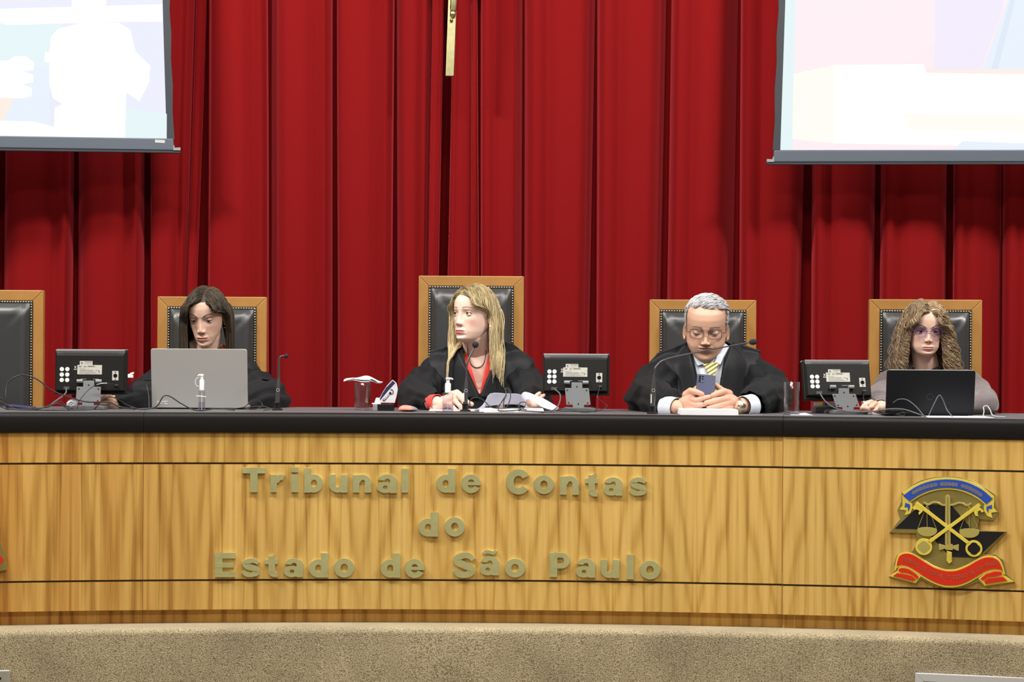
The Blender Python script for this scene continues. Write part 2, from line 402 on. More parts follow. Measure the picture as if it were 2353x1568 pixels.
# ---------------------------------------------------------------- curtains
# lit faces of the pleats: (left x, right x) at photo y=150 and y=640, then how deep each side runs back
folds = [(-330, -172, -330, -172, 1, 1), (-160, -6, -160, -6, 1, 1), (8, 168, 8, 168, 1, 1), (177, 331, 177, 330, 1, 1), (345, 441, 346, 431, 1, .25),
         (443, 465, 432, 453, .1, 1), (477, 613, 476, 617, 1, 1), (622, 762, 624, 764, .9, 1), (770, 902, 775, 901, .9, 1), (908, 986, 912, 982, .9, .35),
         (989, 1013, 984, 1007, .2, 1), (1013, 1033, 1007, 1026, 9, 9), (1035, 1079, 1027, 1079, 1, .22), (1080, 1094, 1080, 1100, .2, .5), (1100, 1196, 1104, 1198, .8, .9),
         (1203, 1362, 1205, 1356, .6, 1), (1369, 1525, 1370, 1518, .9, 1), (1536, 1690, 1532, 1684, 1, 1), (1697, 1850, 1697, 1840, 1, .9), (1863, 2012, 1863, 2008, 1, 1),
         (2021, 2174, 2020, 2173, 1, 1), (2188, 2300, 2188, 2299, 1, .3), (2303, 2450, 2303, 2450, .3, 1), (2460, 2610, 2460, 2610, 1, 1)]
YC = 1.95
soft = {0: (.08, .12), 1: (.08, .12), 2: (.10, .12), 3: (.12, .14), 4: (.06, .1), 6: (.04, .045), 7: (.24, .10), 8: (.05, .05), 9: (.22, .4), 13: (.30, .24), 14: (.045, .24), 15: (.045, .18), 16: (.05, .22), 17: (.07, .34), 18: (.06, .16), 19: (.07, .14), 20: (.07, .1)}
def xw(px, Y=YC): return (px-CX)/FPX*(Y+CD)
def curtain(sel, name, label):
    us = []   # columns: x at top / x at bottom / depth / amplitude in shade
    for k, (a0, b0, a1, b1, dl, dr) in sel:
        left = b0 < 1030
        for t in (0, .012, .03, .06, .11, .17, .24, .31, .38, .45, .52, .59, .66, .73, .79, .84, .89, .94, .97, .988, 1):
            wd = (b0-a0)/150.
            x0 = a0+(b0-a0)*t; x1 = a1+(b1-a1)*t
            wl_, wr_ = soft.get(k, (.06, .06)); sl = min(1, t/wl_); sr = min(1, (1-t)/wr_)
            y = -.055*min(1., wd*1.2)
            y += (.20*dl*(1-sl)**(1.3 if wl_ < .08 else 2.6)+.20*dr*(1-sr)**(1.3 if wr_ < .08 else 2.6)) if dl < 9 else 0
            # belly and a soft ridge next to the lit edge
            y += -.03*wd*math.sin(PI*t)
            if dl == 9: y = .19+.02*math.sin(PI*t)
            c = .84 if left else .15
            y += -.026*wd*math.exp(-((t-c)/.045)**2)+.026*wd*math.exp(-((t-(.70 if left else .30))/.10)**2)
            c2 = .22 if left else .78
            y += -.007*wd*math.exp(-((t-c2)/.07)**2)
            if dr < .5: y += .10*max(0, t-.35)**1.5*wd*1.3
            if dl < .5 and t < .5 and wd > .5: y += .05*(.5-t)
            us.append((x0, x1, y, .0025 if sl*sr > .9 else 0, k))
    zs = np.linspace(-.02, 3.6, 46); P = []
    for z in zs:
        py = CY-(z-ZC)/((YC+CD)/FPX); f = (py-150)/490.
        row = []
        for x0, x1, y, am, k in us:
            px = x0+(x1-x0)*min(max(f, -.6), 1.5)
            wv = .008*math.sin(z*1.3+k*2.1)+.004*math.sin(z*3.1+k*1.3)
            row.append((xw(px, YC+y)+wv*.35*(1 if am else .4), YC+y+wv*.6, z))
        P.append(row)
    m = MB().grid(np.array(P)[:, ::1])
    o = obj(name, m, 'velvet', solid=.003); tag(o, label, 'curtain'); return o
ff = list(enumerate(folds))
curtain(ff[:12], 'stage_curtain', 'pleated red velvet curtain behind the bench, left of the dark centre gap')
curtain(ff[12:], 'stage_curtain', 'pleated red velvet curtain behind the bench, right of the dark centre gap')
# ---------------------------------------------------------------- bench
bench = thing('judges_bench', 'long curved wooden judges bench with black worktop and pale veneered front', 'desk', (0, F(0), 0))
sL, s1, s2, sR = s_of(-420), s_of(330), s_of(1799.5), s_of(2720)
zP = [ZC-(y-784)/620. for y in (1000, 1066, 1070.5, 1333.5, 1338, 1403)]   # panel edges
bays = [(sL, s1-.0006, 0), (s1+.0006, s2-.0008, 0), (s2+.0008, sR, -.006)]
def arcbox(sa, sb, d0, d1, z0, z1, n=None, uvs=True):
    n = n or max(2, int((sb-sa)/.06)); P = []
    for s in np.linspace(sa, sb, n+1):
        a, b = arcpt(s, d0), arcpt(s, d1)
        P.append([(a.x, a.y, z1), (a.x, a.y, z0), (b.x, b.y, z0), (b.x, b.y, z1)])
    m = MB().grid(np.array(P), closed_u=True, smooth=False); k = len(P)
    m.F += [[0, 1, 2, 3], [(k-1)*4+3, (k-1)*4+2, (k-1)*4+1, (k-1)*4]]; m.MI += [0, 0]; m.SM += [False, False]
    m.F = [f[::-1] for f in m.F]
    return m
def uvarc(o, zoff=0.0, soff=0.0):
    me = o.data; base = wloc(o); uv = me.uv_layers.new(name='UVMap')
    for lp in me.loops:
        v = me.vertices[lp.vertex_index].co+base
        s = math.atan2(v.x-XC, v.y+RR)*RR
        uv.data[lp.index].uv = (s+soff, v.z+zoff)
for i, (a, b, dd) in enumerate(bays):
    so = (0, .03, .055)[i]
    for (z1, z0, zo) in ((zP[0]+.003, zP[1], .37), (zP[2], zP[3], 0.0), (zP[4], zP[5], .11)):
        o = obj('front_panel', arcbox(a, b, .012+dd, .034+dd, z0, z1), 'veneer', bench); uvarc(o, zo, so)
    for z1, z0 in ((zP[1], zP[2]), (zP[3], zP[4])):
        obj('inlay_strip', arcbox(a, b, .0155+dd, .033+dd, z0, z1), 'inlay', bench)
    o = obj('plinth_panel', arcbox(a, b, .036+dd, .056+dd, 0.0, zP[5]), 'plinth', bench); uvarc(o, .5, so)
    # worktop slab with a rounded front nose
    P = []
    pr = [(.70, DT), (.04, DT)]+[(.019-.019*math.sin(t), DT-.019+.019*math.cos(t)) for t in np.linspace(0.1, PI/2, 7)]+[(0, DT-.065), (.004, zP[0]+.004), (.70, zP[0]+.004)]
    for s in np.linspace(a, b, max(3, int((b-a)/.05))):
        P.append([(*arcpt(s, d+dd*.5), z) for d, z in pr])
    P = np.array(P); m = MB().grid(P, closed_u=True); n = len(pr); k = len(P)
    m.F += [list(range(n)), list(range((k-1)*n, k*n))[::-1]]; m.MI += [0, 0]; m.SM += [False, False]
    m.F = [f[::-1] for f in m.F]
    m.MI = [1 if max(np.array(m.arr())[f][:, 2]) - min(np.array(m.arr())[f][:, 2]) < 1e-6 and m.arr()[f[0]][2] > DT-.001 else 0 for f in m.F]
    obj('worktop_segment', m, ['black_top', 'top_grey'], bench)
# ---------------------------------------------------------------- brass lettering
def glyph(ch, w, h, depth, off=.055):
    """solid letter fitted into w x h, origin at lower left, front face at y=-depth"""
    cu = bpy.data.curves.new('g', 'FONT'); cu.body = ch; cu.size = 1; cu.offset = off; cu.extrude = .5; cu.resolution_u = 6
    o = bpy.data.objects.new('g', cu); C.objects.link(o)
    dg = bpy.context.evaluated_depsgraph_get(); me = bpy.data.meshes.new_from_object(o.evaluated_get(dg))
    V = np.empty(len(me.vertices)*3); me.vertices.foreach_get('co', V); V = V.reshape(-1, 3)
    Fc = [tuple(p.vertices) for p in me.polygons]
    bpy.data.objects.remove(o); bpy.data.curves.remove(cu); bpy.data.meshes.remove(me)
    lo, hi = V.min(0), V.max(0)
    X = (V[:, 0]-lo[0])/(hi[0]-lo[0])*w; Z = (V[:, 1]-lo[1])/(hi[1]-lo[1])*h; Y = -(V[:, 2]-lo[2])/(hi[2]-lo[2])*depth
    m = MB(); m.add(np.stack([X, Y, Z], 1), Fc, 0, False); return m
def heavy(ch, w, h, depth):
    """heavy grotesque letter drawn with overlapping strokes and ring sectors, fitted into w x h"""
    R_ = lambda x0, y0, x1, y1: [(x0, y0), (x1, y0), (x1, y1), (x0, y1)]
    def ring(cx, cy, rx, ry, wx, wy, a0=0, a1=360, n=40):
        A = np.radians(np.linspace(a0, a1, n))
        o = [(cx+rx*math.cos(t), cy+ry*math.sin(t)) for t in A]; i = [(cx+(rx-wx)*math.cos(t), cy+(ry-wy)*math.sin(t)) for t in A]
        return [[o[k], o[k+1], i[k+1], i[k]] for k in range(n-1)]
    def band(pts, ws, n=40):
        P = spline([(x, y, 0) for x, y in pts], n)[:, :2]; T = np.gradient(P, axis=0); T /= np.linalg.norm(T, axis=1)[:, None]; N_ = np.stack([-T[:, 1], T[:, 0]], 1)
        wv = np.interp(np.linspace(0, 1, n), np.linspace(0, 1, len(ws)), ws)[:, None]/2; a, b = P+N_*wv, P-N_*wv
        return [[tuple(a[k]), tuple(a[k+1]), tuple(b[k+1]), tuple(b[k])] for k in range(n-1)]
    q = {'T': [R_(0, 43, 52, 56), R_(18, 0, 35, 56)], 'r': [R_(0, 0, 15, 41)]+ring(27, 21, 21, 21, 14, 13, 70, 175), 'i': [R_(0, 0, 16, 41), R_(0, 46, 16, 57)], 'l': [R_(0, 0, 15, 55)],
         'b': [R_(0, 0, 16, 55)]+ring(23, 20.5, 21, 20.5, 14, 12), 'd': [R_(27, 0, 43, 55)]+ring(21, 20.5, 21, 20.5, 14, 12), 'o': ring(22.5, 21.5, 22.5, 21.5, 14.5, 12),
         'u': [R_(0, 18, 15.5, 42), R_(28, 0, 43.5, 42)]+ring(20, 19, 20, 19, 14.5, 12, 180, 360), 'n': [R_(0, 0, 15.5, 41), R_(28, 0, 43.5, 24)]+ring(23.5, 23, 20, 19, 14.5, 12, 0, 180),
         'a': [R_(28, 0, 43, 29)]+ring(22.5, 27, 20.5, 16, 14.5, 10, 0, 168)+ring(18, 13, 18, 13, 13, 8.5), 'e': ring(22.5, 21.5, 22.5, 21.5, 14.5, 11.5, 5, 332)+[R_(10, 18, 45, 25.5)],
         'C': ring(28, 29, 28, 29, 17, 15, 32, 322), 't': [R_(0, 31, 29, 42), R_(8, 12, 23, 50), [(8, 42), (23, 42), (23, 56)]]+ring(22, 13, 14, 13, 15*.93, 12, 180, 275)+[R_(21, 0, 29, 11)],
         's': band([(39, 31), (32, 36.5), (20, 37.5), (9, 32), (12, 25), (22, 21.5), (33, 17.5), (35, 9), (24, 5), (11, 5.5), (2, 12)], [8, 11, 11, 14, 14, 14, 14, 14, 11, 11, 8]),
         'S': band([(47, 42), (38, 51), (24, 52.5), (10, 46), (11, 36), (24, 30), (39, 23), (41, 12), (28, 6.5), (13, 8), (3, 18)], [10, 14, 14, 17, 17, 17, 17, 17, 14, 14, 10]),
         'E': [R_(0, 0, 17, 56), R_(0, 43, 46, 56), R_(0, 22, 42, 33), R_(0, 0, 46, 12)], 'P': [R_(0, 0, 17, 56)]+ring(27, 38, 18, 18, 13, 11, -90, 90)+[R_(10, 45, 28, 56), R_(10, 20, 28, 31)]}
    q['\u00e3'] = q['a']+band([(8, 48), (14, 53), (22, 52), (30, 50), (36, 56)], [6, 8, 8, 8, 5])
    P = q[ch]; gid = 0; DD = []
    for f in P:
        if len({round(a_, 3) for a_, _ in f}) == 2 and len({round(b_, 3) for _, b_ in f}) == 2: gid += 1; DD.append(.00015*gid)
        else: DD.append(0)
    A = np.array([p for f in P for p in f]); lo, hi = A.min(0), A.max(0); m = MB()
    for f, dz_ in zip(P, DD): m.prism([((x-lo[0])/(hi[0]-lo[0])*w, (y-lo[1])/(hi[1]-lo[1])*h) for x, y in f], -depth-dz_, 0)
    return m
def on_panel(px, py, d=.012):
    s = s_of(px, py, d); p = arcpt(s, d); Y = p.y
    return Vector((p.x, p.y, W(px, py, Y).z)), -s/RR, (Y+CD)/FPX
words = [('brass_lettering', 'three-word top row of raised brass letters reading Tribunal de Contas', 'Tribunaldecontas',
          [('T', 557, 609, 1075, 1131), ('r', 622, 655, 1090, 1131), ('i', 669, 686, 1074, 1131), ('b', 699, 742, 1076, 1132), ('u', 756, 799, 1091, 1132), ('n', 811, 853, 1091, 1132), ('a', 866, 912, 1090, 1133), ('l', 923, 938, 1077, 1132),
           ('d', 1003, 1046, 1077, 1132), ('e', 1060, 1105, 1090, 1133), ('C', 1163, 1216, 1078, 1136), ('o', 1227, 1273, 1092, 1135), ('n', 1287, 1330, 1094, 1137), ('t', 1344, 1373, 1086, 1141), ('a', 1386, 1430, 1097, 1139), ('s', 1445, 1486, 1097, 1139)]),
         ('brass_lettering', 'short middle row of raised brass letters reading do', '',
          [('d', 962, 1007, 1177, 1233), ('o', 1022, 1068, 1189, 1233)]),
         ('brass_lettering', 'long bottom row of raised brass letters reading Estado de São Paulo', '',
          [('E', 494, 541, 1270, 1326), ('s', 555, 597, 1283, 1326), ('t', 609, 638, 1272, 1326), ('a', 652, 697, 1283, 1326), ('d', 710, 754, 1271, 1327), ('o', 768, 814, 1283, 1327), ('d', 875, 920, 1271, 1327), ('e', 930, 976, 1284, 1328),
           ('S', 1041, 1091, 1269, 1328), ('ã', 1102, 1147, 1263, 1322), ('o', 1160, 1207, 1284, 1327), ('P', 1263, 1309, 1270, 1326), ('a', 1323, 1368, 1283, 1327), ('u', 1380, 1423, 1286, 1328), ('l', 1440, 1456, 1274, 1331), ('o', 1470, 1517, 1288, 1331)])]
for nm, lab, _, lets in words:
    p, _, _ = on_panel((lets[0][1]+lets[-1][2])/2, lets[0][4])
    t = thing(nm, lab, 'sign', p, 'brass letters on the bench front')
    for ch, x0, x1, y0, y1 in lets:
        p, a, k = on_panel((x0+x1)/2, y1)
        m = heavy(ch, (x1-x0)*k, (y1-y0)*k, .006); V = m.arr(); V[:, 0] -= (x1-x0)*k/2; V[:, 1] *= 1.5
        m.V = [V]; m.xf(M3(random.uniform(-.02, .045), 0, a+random.uniform(-.03, .03)), p)
        obj('letter', m, 'letter_brass', t)
# ---------------------------------------------------------------- emblem on the right bay
def emblem():
    K = 4.75
    def cv(pts): return [((x/K+1980-2183.), -(y/K+1070-1225.)) for x, y in pts]
    p0, ang, k = on_panel(2183, 1225, .006)
    R = M3(0, 0, ang)
    t = thing('court_emblem', 'enamelled emblem with sword, scales and crossed keys between blue and red ribbons', 'emblem', p0)
    def part(name, polys, y0, y1, mt, bev=.0004, extra=None):
        m = MB()
        for q in polys: m.prism([(a*k, b*k) for a, b in (cv(q))], y0, y1)
        if extra: m.join(extra)
        m.xf(R, p0); return obj(name, m, mt, t, bevel=bev, seg=1)
    def band(path, w):
        P = [np.array(p, float) for p in path]; L_, R_ = [], []
        for i, p in enumerate(P):
            d = (P[min(i+1, len(P)-1)]-P[max(i-1, 0)]); d /= np.linalg.norm(d)+1e-9; n = np.array((-d[1], d[0]))*w/2
            L_.append(tuple(p+n)); R_.append(tuple(p-n))
        return L_+R_[::-1]
    def sp(pts, n=24): return [tuple(q[:2]) for q in spline([(a, b, 0) for a, b in pts], n)]
    def circ(c, r, n=36, f=None): return [(c[0]+(f(2*PI*i/n) if f else r)*math.cos(2*PI*i/n), c[1]+(f(2*PI*i/n) if f else r)*math.sin(2*PI*i/n)) for i in range(n)]
    back = sp([(445, 300), (600, 190), (760, 135), (940, 118), (1120, 138), (1290, 205), (1435, 300)])+[(1445, 400), (1478, 495), (1430, 585), (1275, 575), (1250, 700), (1565, 702), (1325, 960), (1450, 955), (1530, 1010), (1565, 1160), (1655, 1248), (1335, 1312), (1270, 1250), (1140, 1312), (950, 1335), (770, 1302), (655, 1240), (600, 1303), (308, 1228), (380, 1150), (365, 1090), (395, 990), (440, 950), (560, 945), (610, 860), (600, 745), (312, 745), (430, 590), (395, 500), (440, 400)]
    part('backing_plate', [back], -.012, 0, 'olive', .0006)
    part('black_shape', [[(370, 700), (560, 512), (690, 428), (975, 428), (1215, 710), (1545, 710), (1255, 995), (965, 995), (690, 700)]], -.0135, -.0118, 'black_enamel')
    up = sp([(460, 335), (600, 235), (760, 172), (940, 150), (1120, 172), (1290, 245), (1415, 350)]); lo = sp([(1350, 412), (1240, 325), (1090, 262), (940, 243), (790, 262), (650, 315), (525, 400)])
    upo = sp([(450, 300), (600, 208), (760, 150), (940, 130), (1120, 150), (1290, 218), (1435, 330)]); loo = sp([(1352, 432), (1238, 345), (1090, 280), (940, 260), (790, 280), (650, 335), (520, 420)])
    part('ribbon_border', [upo+loo], -.0145, -.0118, 'gold')
    o = part('blue_ribbon', [up+lo], -.0160, -.0140, 'blue')
    part('ribbon_tail', [[(450, 330), (525, 405), (554, 420), (558, 480), (536, 532), (476, 552), (498, 500), (422, 490), (455, 452)]], -.0139, -.0118, 'gold')
    part('ribbon_tail', [[(1436, 335), (1350, 412), (1323, 425), (1328, 490), (1356, 538), (1414, 562), (1402, 505), (1466, 494), (1428, 450)]], -.0139, -.0118, 'gold')
    part('ribbon_fold', [[(482, 415), (535, 432), (535, 470), (515, 512), (508, 460), (475, 465)]], -.0150, -.0140, 'blue')
    part('ribbon_fold', [[(1350, 440), (1408, 415), (1410, 460), (1372, 462), (1372, 505), (1352, 480)]], -.0150, -.0140, 'blue')
    # sword
    part('sword', [[(912, 335), (938, 312), (964, 335), (972, 860), (912, 860)], [(915, 852), (995, 856), (995, 920), (915, 918)], [(845, 853), (915, 872), (915, 905), (850, 925)], [(995, 872), (1060, 855), (1058, 928), (995, 905)]], -.0165, -.0120, 'dullgold')
    part('sword_groove', [[(934, 345), (942, 345), (946, 850), (936, 850)]], -.0170, -.0160, 'olive')
    part('sword_grip', [band([(930+(i % 2)*0, 935+i*16), (985, 950+i*16)], 11) for i in range(7)]+[[(935, 1045), (980, 1045), (958, 1068)]], -.0175, -.0120, 'gold')
    # scales
    bm = sp([(690, 412), (730, 430), (780, 405), (830, 405), (880, 430), (940, 428), (1000, 425), (1050, 405), (1100, 410), (1140, 432), (1180, 415)], 40)
    part('scale_beam', [band(bm, 20), circ((690, 412), 12, 12), circ((1180, 415), 12, 12)], -.0155, -.0120, 'dullgold')
    for cx, cy in ((720, 712), (1170, 716)):
        part('scale_pan', [circ((cx, cy-8), 0, 30, lambda a: 1)[:0]+[(cx-106, cy-8)]+[(cx+106*math.cos(a), cy-8+28*math.sin(a)) for a in np.linspace(PI, 2*PI, 14)]+[(cx+106*math.cos(a), cy+66*max(0, math.sin(a))) for a in np.linspace(0.05, PI-.05, 16)]], -.0155, -.0120, 'dullgold')
        part('scale_chain', [band([(cx-4, 430), (cx-100, cy-20)], 5), band([(cx-4, 430), (cx, cy-4)], 5), band([(cx-4, 430), (cx+98, cy-20)], 5)], -.0150, -.0120, 'dullgold', 0)
    # keys
    def key(a, b, rc, bit, inner):
        part('key', [band([a, b], 36), circ(rc, 90)]+bit, -.0185 if inner == 'black_enamel' else -.0188, -.0125, 'gold')
        part('key_ring', [circ(rc, 0, 48, lambda q: 58+10*abs(math.cos(2*q)))], -.0192, -.018, inner)
    key((598, 412), (1165, 842), (1220, 897), [[(560, 470), (600, 428), (685, 490), (632, 545), (625, 520), (640, 505), (620, 490), (600, 485), (578, 492)]], 'black_enamel')
    key((1280, 417), (735, 842), (685, 892), [[(1210, 480), (1275, 445), (1325, 490), (1300, 505), (1285, 480), (1262, 490), (1258, 515), (1265, 545), (1232, 540)]], 'dullgold')
    # red ribbon
    top = sp([(372, 1140), (385, 1060), (410, 985), (470, 955), (560, 962), (680, 1028), (800, 1098), (900, 1128), (960, 1134), (1040, 1124), (1150, 1075), (1260, 1008), (1340, 975), (1420, 972), (1490, 1005), (1530, 1080), (1555, 1175)], 60)
    bot = sp([(1540, 1165), (1500, 1135), (1430, 1132), (1350, 1160), (1250, 1222), (1150, 1282), (1050, 1318), (960, 1328), (880, 1320), (780, 1285), (680, 1232), (600, 1180), (510, 1128), (440, 1112), (395, 1135), (385, 1165)], 60)
    part('ribbon_border', [top+bot], -.0145, -.0118, 'gold')
    top = sp([(395, 1110), (402, 1060), (425, 1000), (480, 972), (560, 980), (680, 1048), (800, 1116), (900, 1146), (960, 1152), (1040, 1142), (1150, 1095), (1260, 1028), (1340, 993), (1415, 990), (1475, 1018), (1512, 1080), (1530, 1140)], 60)
    bot = sp([(1500, 1118), (1430, 1114), (1340, 1142), (1240, 1206), (1140, 1264), (1045, 1298), (960, 1306), (885, 1300), (790, 1268), (690, 1216), (610, 1162), (515, 1110), (440, 1094)], 60)
    part('red_ribbon', [top+bot], -.0160, -.0140, 'red_enamel')
    part('ribbon_tail', [[(400, 1165), (315, 1225), (598, 1292), (655, 1220), (600, 1170), (510, 1118), (420, 1112)]], -.0138, -.0118, 'gold')
    part('ribbon_tail', [[(1540, 1180), (1645, 1246), (1338, 1300), (1270, 1222), (1340, 1160), (1440, 1125), (1530, 1130)]], -.0138, -.0118, 'gold')
    part('ribbon_fold', [[(400, 1188), (356, 1218), (570, 1268), (600, 1250), (560, 1215), (500, 1200)], sp([(410, 1150), (440, 1130), (510, 1136), (580, 1175), (632, 1222), (610, 1245)], 10)+[(560, 1200), (500, 1178), (430, 1175)]], -.0165, -.0136, 'red_enamel', 0)
    part('ribbon_fold', [[(1530, 1195), (1575, 1235), (1345, 1278), (1332, 1252), (1370, 1218), (1450, 1210)], [(1290, 1222), (1350, 1170), (1440, 1140), (1510, 1142), (1520, 1170), (1450, 1195), (1370, 1202), (1325, 1240)]], -.0165, -.0136, 'red_enamel', 0)
    # ribbon lettering
    m = MB(); txt = 'TRIBUNAL DE CONTAS DO ESTADO DE SÃO PAULO'
    path = np.array(sp([(450, 1030), (560, 1060), (660, 1115), (760, 1165), (860, 1200), (960, 1215), (1060, 1212), (1160, 1180), (1260, 1125), (1360, 1072), (1470, 1040)], 200))
    sl = np.r_[0, np.cumsum(np.linalg.norm(np.diff(path, axis=0), axis=1))]
    for i, ch in enumerate(txt):
        if ch == ' ': continue
        q = sl[-1]*(i+.5)/len(txt); x = np.interp(q, sl, path[:, 0]); y = np.interp(q, sl, path[:, 1]); x2 = np.interp(q+6, sl, path[:, 0]); y2 = np.interp(q+6, sl, path[:, 1])
        gw = 5 if ch == 'I' else 20; g = glyph(ch, gw/K*k, 44/K*k, .0008, .01); V = g.arr(); V[:, 0] -= gw/2/K*k; V[:, 2] -= 22/K*k; g.V = [V]
        g.xf(M3(0, math.atan2(y2-y, x2-x), 0)); (c,) = cv([(x, y)]); g.xf(None, (c[0]*k, -.016, c[1]*k)); m.join(g)
    m.xf(R, p0); obj('ribbon_lettering', m, 'letter_brown', t)
    m = MB()   # worn, unreadable capitals of the blue ribbon: three groups of strokes
    path = np.array(sp([(555, 312), (650, 258), (760, 222), (860, 205), (960, 202), (1065, 212), (1160, 240), (1240, 280), (1305, 322)], 200))
    sl = np.r_[0, np.cumsum(np.linalg.norm(np.diff(path, axis=0), axis=1))]
    for a, b, n in ((0, .37, 22), (.40, .64, 15), (.68, 1., 19)):
        for i in range(n):
            q = sl[-1]*(a+(b-a)*(i+.5)/n); x = np.interp(q, sl, path[:, 0]); y = np.interp(q, sl, path[:, 1]); x2 = np.interp(q+6, sl, path[:, 0]); y2 = np.interp(q+6, sl, path[:, 1])
            g = MB().box((0, -.0004, 0), (11/K*k, .0008, (44 if i % 3 else 30)/K*k)); g.xf(M3(0, math.atan2(y2-y, x2-x), 0)); (c,) = cv([(x, y)]); g.xf(None, (c[0]*k, -.016, c[1]*k)); m.join(g)
    m.xf(R, p0); obj('ribbon_lettering', m, 'letter_grey', t)
emblem()
# emblem cut by the left frame edge
p0, ang, k = on_panel(-40, 1300, .012)
t = thing('coat_of_arms', 'brass and red coat of arms plaque cut by the left picture edge', 'emblem', p0)
def sil(s, dx=0): return [((dx+x*s)*k, (y*s)*k) for x, y in [(48, -12), (54, -10), (52, 18), (40, 52), (22, 62), (28, 110), (10, 150), (-20, 170), (-60, 170), (-90, 150), (-108, 110), (-102, 62), (-120, 52), (-134, 18), (-136, -10), (-60, -18)]]
m = MB().prism(sil(1), -.012, 0); m.xf(M3(0, 0, ang), p0); obj('backing_plate', m, 'olive', t, bevel=.0008)
m = MB().prism([((x+0)*k, z*k) for x, z in [(48, 14), (30, 36), (-20, 40), (-70, 36), (-120, 36), (-130, 8), (-60, -2), (38, 0)]], -.0145, -.0115); m.xf(M3(0, 0, ang), p0); obj('red_scroll', m, 'red_enamel', t)
m = MB().prism([(x*k, z*k) for x, z in [(10, 60), (12, 110), (-10, 140), (-40, 150), (-70, 140), (-92, 110), (-90, 60), (-70, 48), (-40, 40), (-10, 48)]], -.0145, -.0115); m.xf(M3(0, 0, ang), p0); obj('shield', m, 'red_enamel', t)
# ---------------------------------------------------------------- vent grille and socket plate on the riser
def on_riser(px, py):
    s = s_of(px, py, -.127); p = arcpt(s, -.127); return Vector((p.x, p.y, W(px, py, p.y).z)), -s/RR, (p.y+CD)/FPX
p0, ang, k = on_riser(2103, 1546)
t = thing('vent_grille', 'silver framed vent grille with black inside, low on the carpeted riser at right', 'vent', p0)
wd, hg, bw = .62, .26, .030
def gp(name, m, mt, bev=.002): m.xf(M3(0, 0, ang), p0); return obj(name, m, mt, t, bevel=bev)
gp('frame_bar', MB().prism([(0, 0), (wd, -.006), (wd-bw, -.006-bw), (bw, -bw)], -.014, 0), 'alu_trim')
gp('frame_bar', MB().prism([(0, 0), (bw, -bw), (bw, -hg+bw), (0, -hg)], -.014, 0), 'alu_trim')
gp('frame_bar', MB().prism([(0, -hg), (bw, -hg+bw), (wd-bw, -hg+bw), (wd, -hg)], -.014, 0), 'alu_trim')
gp('frame_bar', MB().prism([(wd, -.006), (wd, -hg), (wd-bw, -hg+bw), (wd-bw, -.006-bw)], -.014, 0), 'alu_trim')
gp('backing', MB().box((wd/2, -.001, -hg/2), (wd-.03, .003, hg-.03)), 'black_plastic', 0)
for i in range(8): gp('slat', MB().box((wd/2, -.006, -bw-.016-i*.026), (wd-2*bw, .002, .014), rot=M3(.6, 0, 0)), 'dark_grey', 0)
p0, ang, k = on_riser(-22, 1557)
t = thing('socket_plate', 'small metal socket plate cut by the lower left picture edge', 'socket plate', p0)
m = MB().box((0, -.004, -.03), (44*k*1.0*2, .009, .11)); m.xf(M3(0, 0, ang), p0); obj('plate', m, 'aluminium', t, bevel=.003)
for dx in (22, -22):
    for dz in (0, -.022):
        m = MB().lathe([(.0045, 0), (.0045, .003)], 14, axis=(0, -1, 0)); m.xf(None, (dx*k, -.0075, -.004+dz)); m.xf(M3(0, 0, ang), p0); obj('socket_hole', m, 'black_plastic', t)
# ---------------------------------------------------------------- crucifix hanging over the centre
Yx = 1.70; a = W(1034, 176, Yx)
t = thing('crucifix', 'tall polished brass crucifix beam hanging in front of the red curtain', 'crucifix', a)
kx = (Yx+CD)/FPX
m = MB(); pr = [(-10, 0), (9, 0), (14.5, 176), (15.5, 420), (-3, 420), (-4.5, 176)]
m.prism([(x*kx, z*kx) for x, z in pr], -.02, .02); m.xf(None, a); obj('upright', m, 'brass', t, bevel=.002)
m = MB().prism([(x*kx, z*kx) for x, z in [(-70, 285), (84, 285), (84, 303), (-70, 303)]], -.018, .018); m.xf(None, a); obj('crossbar', m, 'brass', t, bevel=.002)
fig = MB()   # feet and legs of the figure, seen as bright lumps at the very top edge
for x, z, r in ((6, 142, 7), (7, 158, 8), (3, 128, 4)): fig.ell((x*kx, -.028, z*kx), (r*kx, .012, r*1.3*kx), n=12, m=8)
for q in ((5, 150, 8, 205), (9, 150, 12, 205), (8, 205, 8, 262)): fig.caps((q[0]*kx, -.03, q[1]*kx), 5*kx, (q[2]*kx, -.03, q[3]*kx), 8*kx, n=10)
fig.caps((6*kx, -.03, 262*kx), 9*kx, (-55*kx, -.03, 296*kx), 4*kx, n=10); fig.caps((6*kx, -.03, 262*kx), 9*kx, (70*kx, -.03, 296*kx), 4*kx, n=10); fig.ell((6*kx, -.034, 284*kx), (8*kx, 9*kx, 11*kx), n=12, m=8)
fig.xf(None, a); obj('figure', fig, 'brass', t)
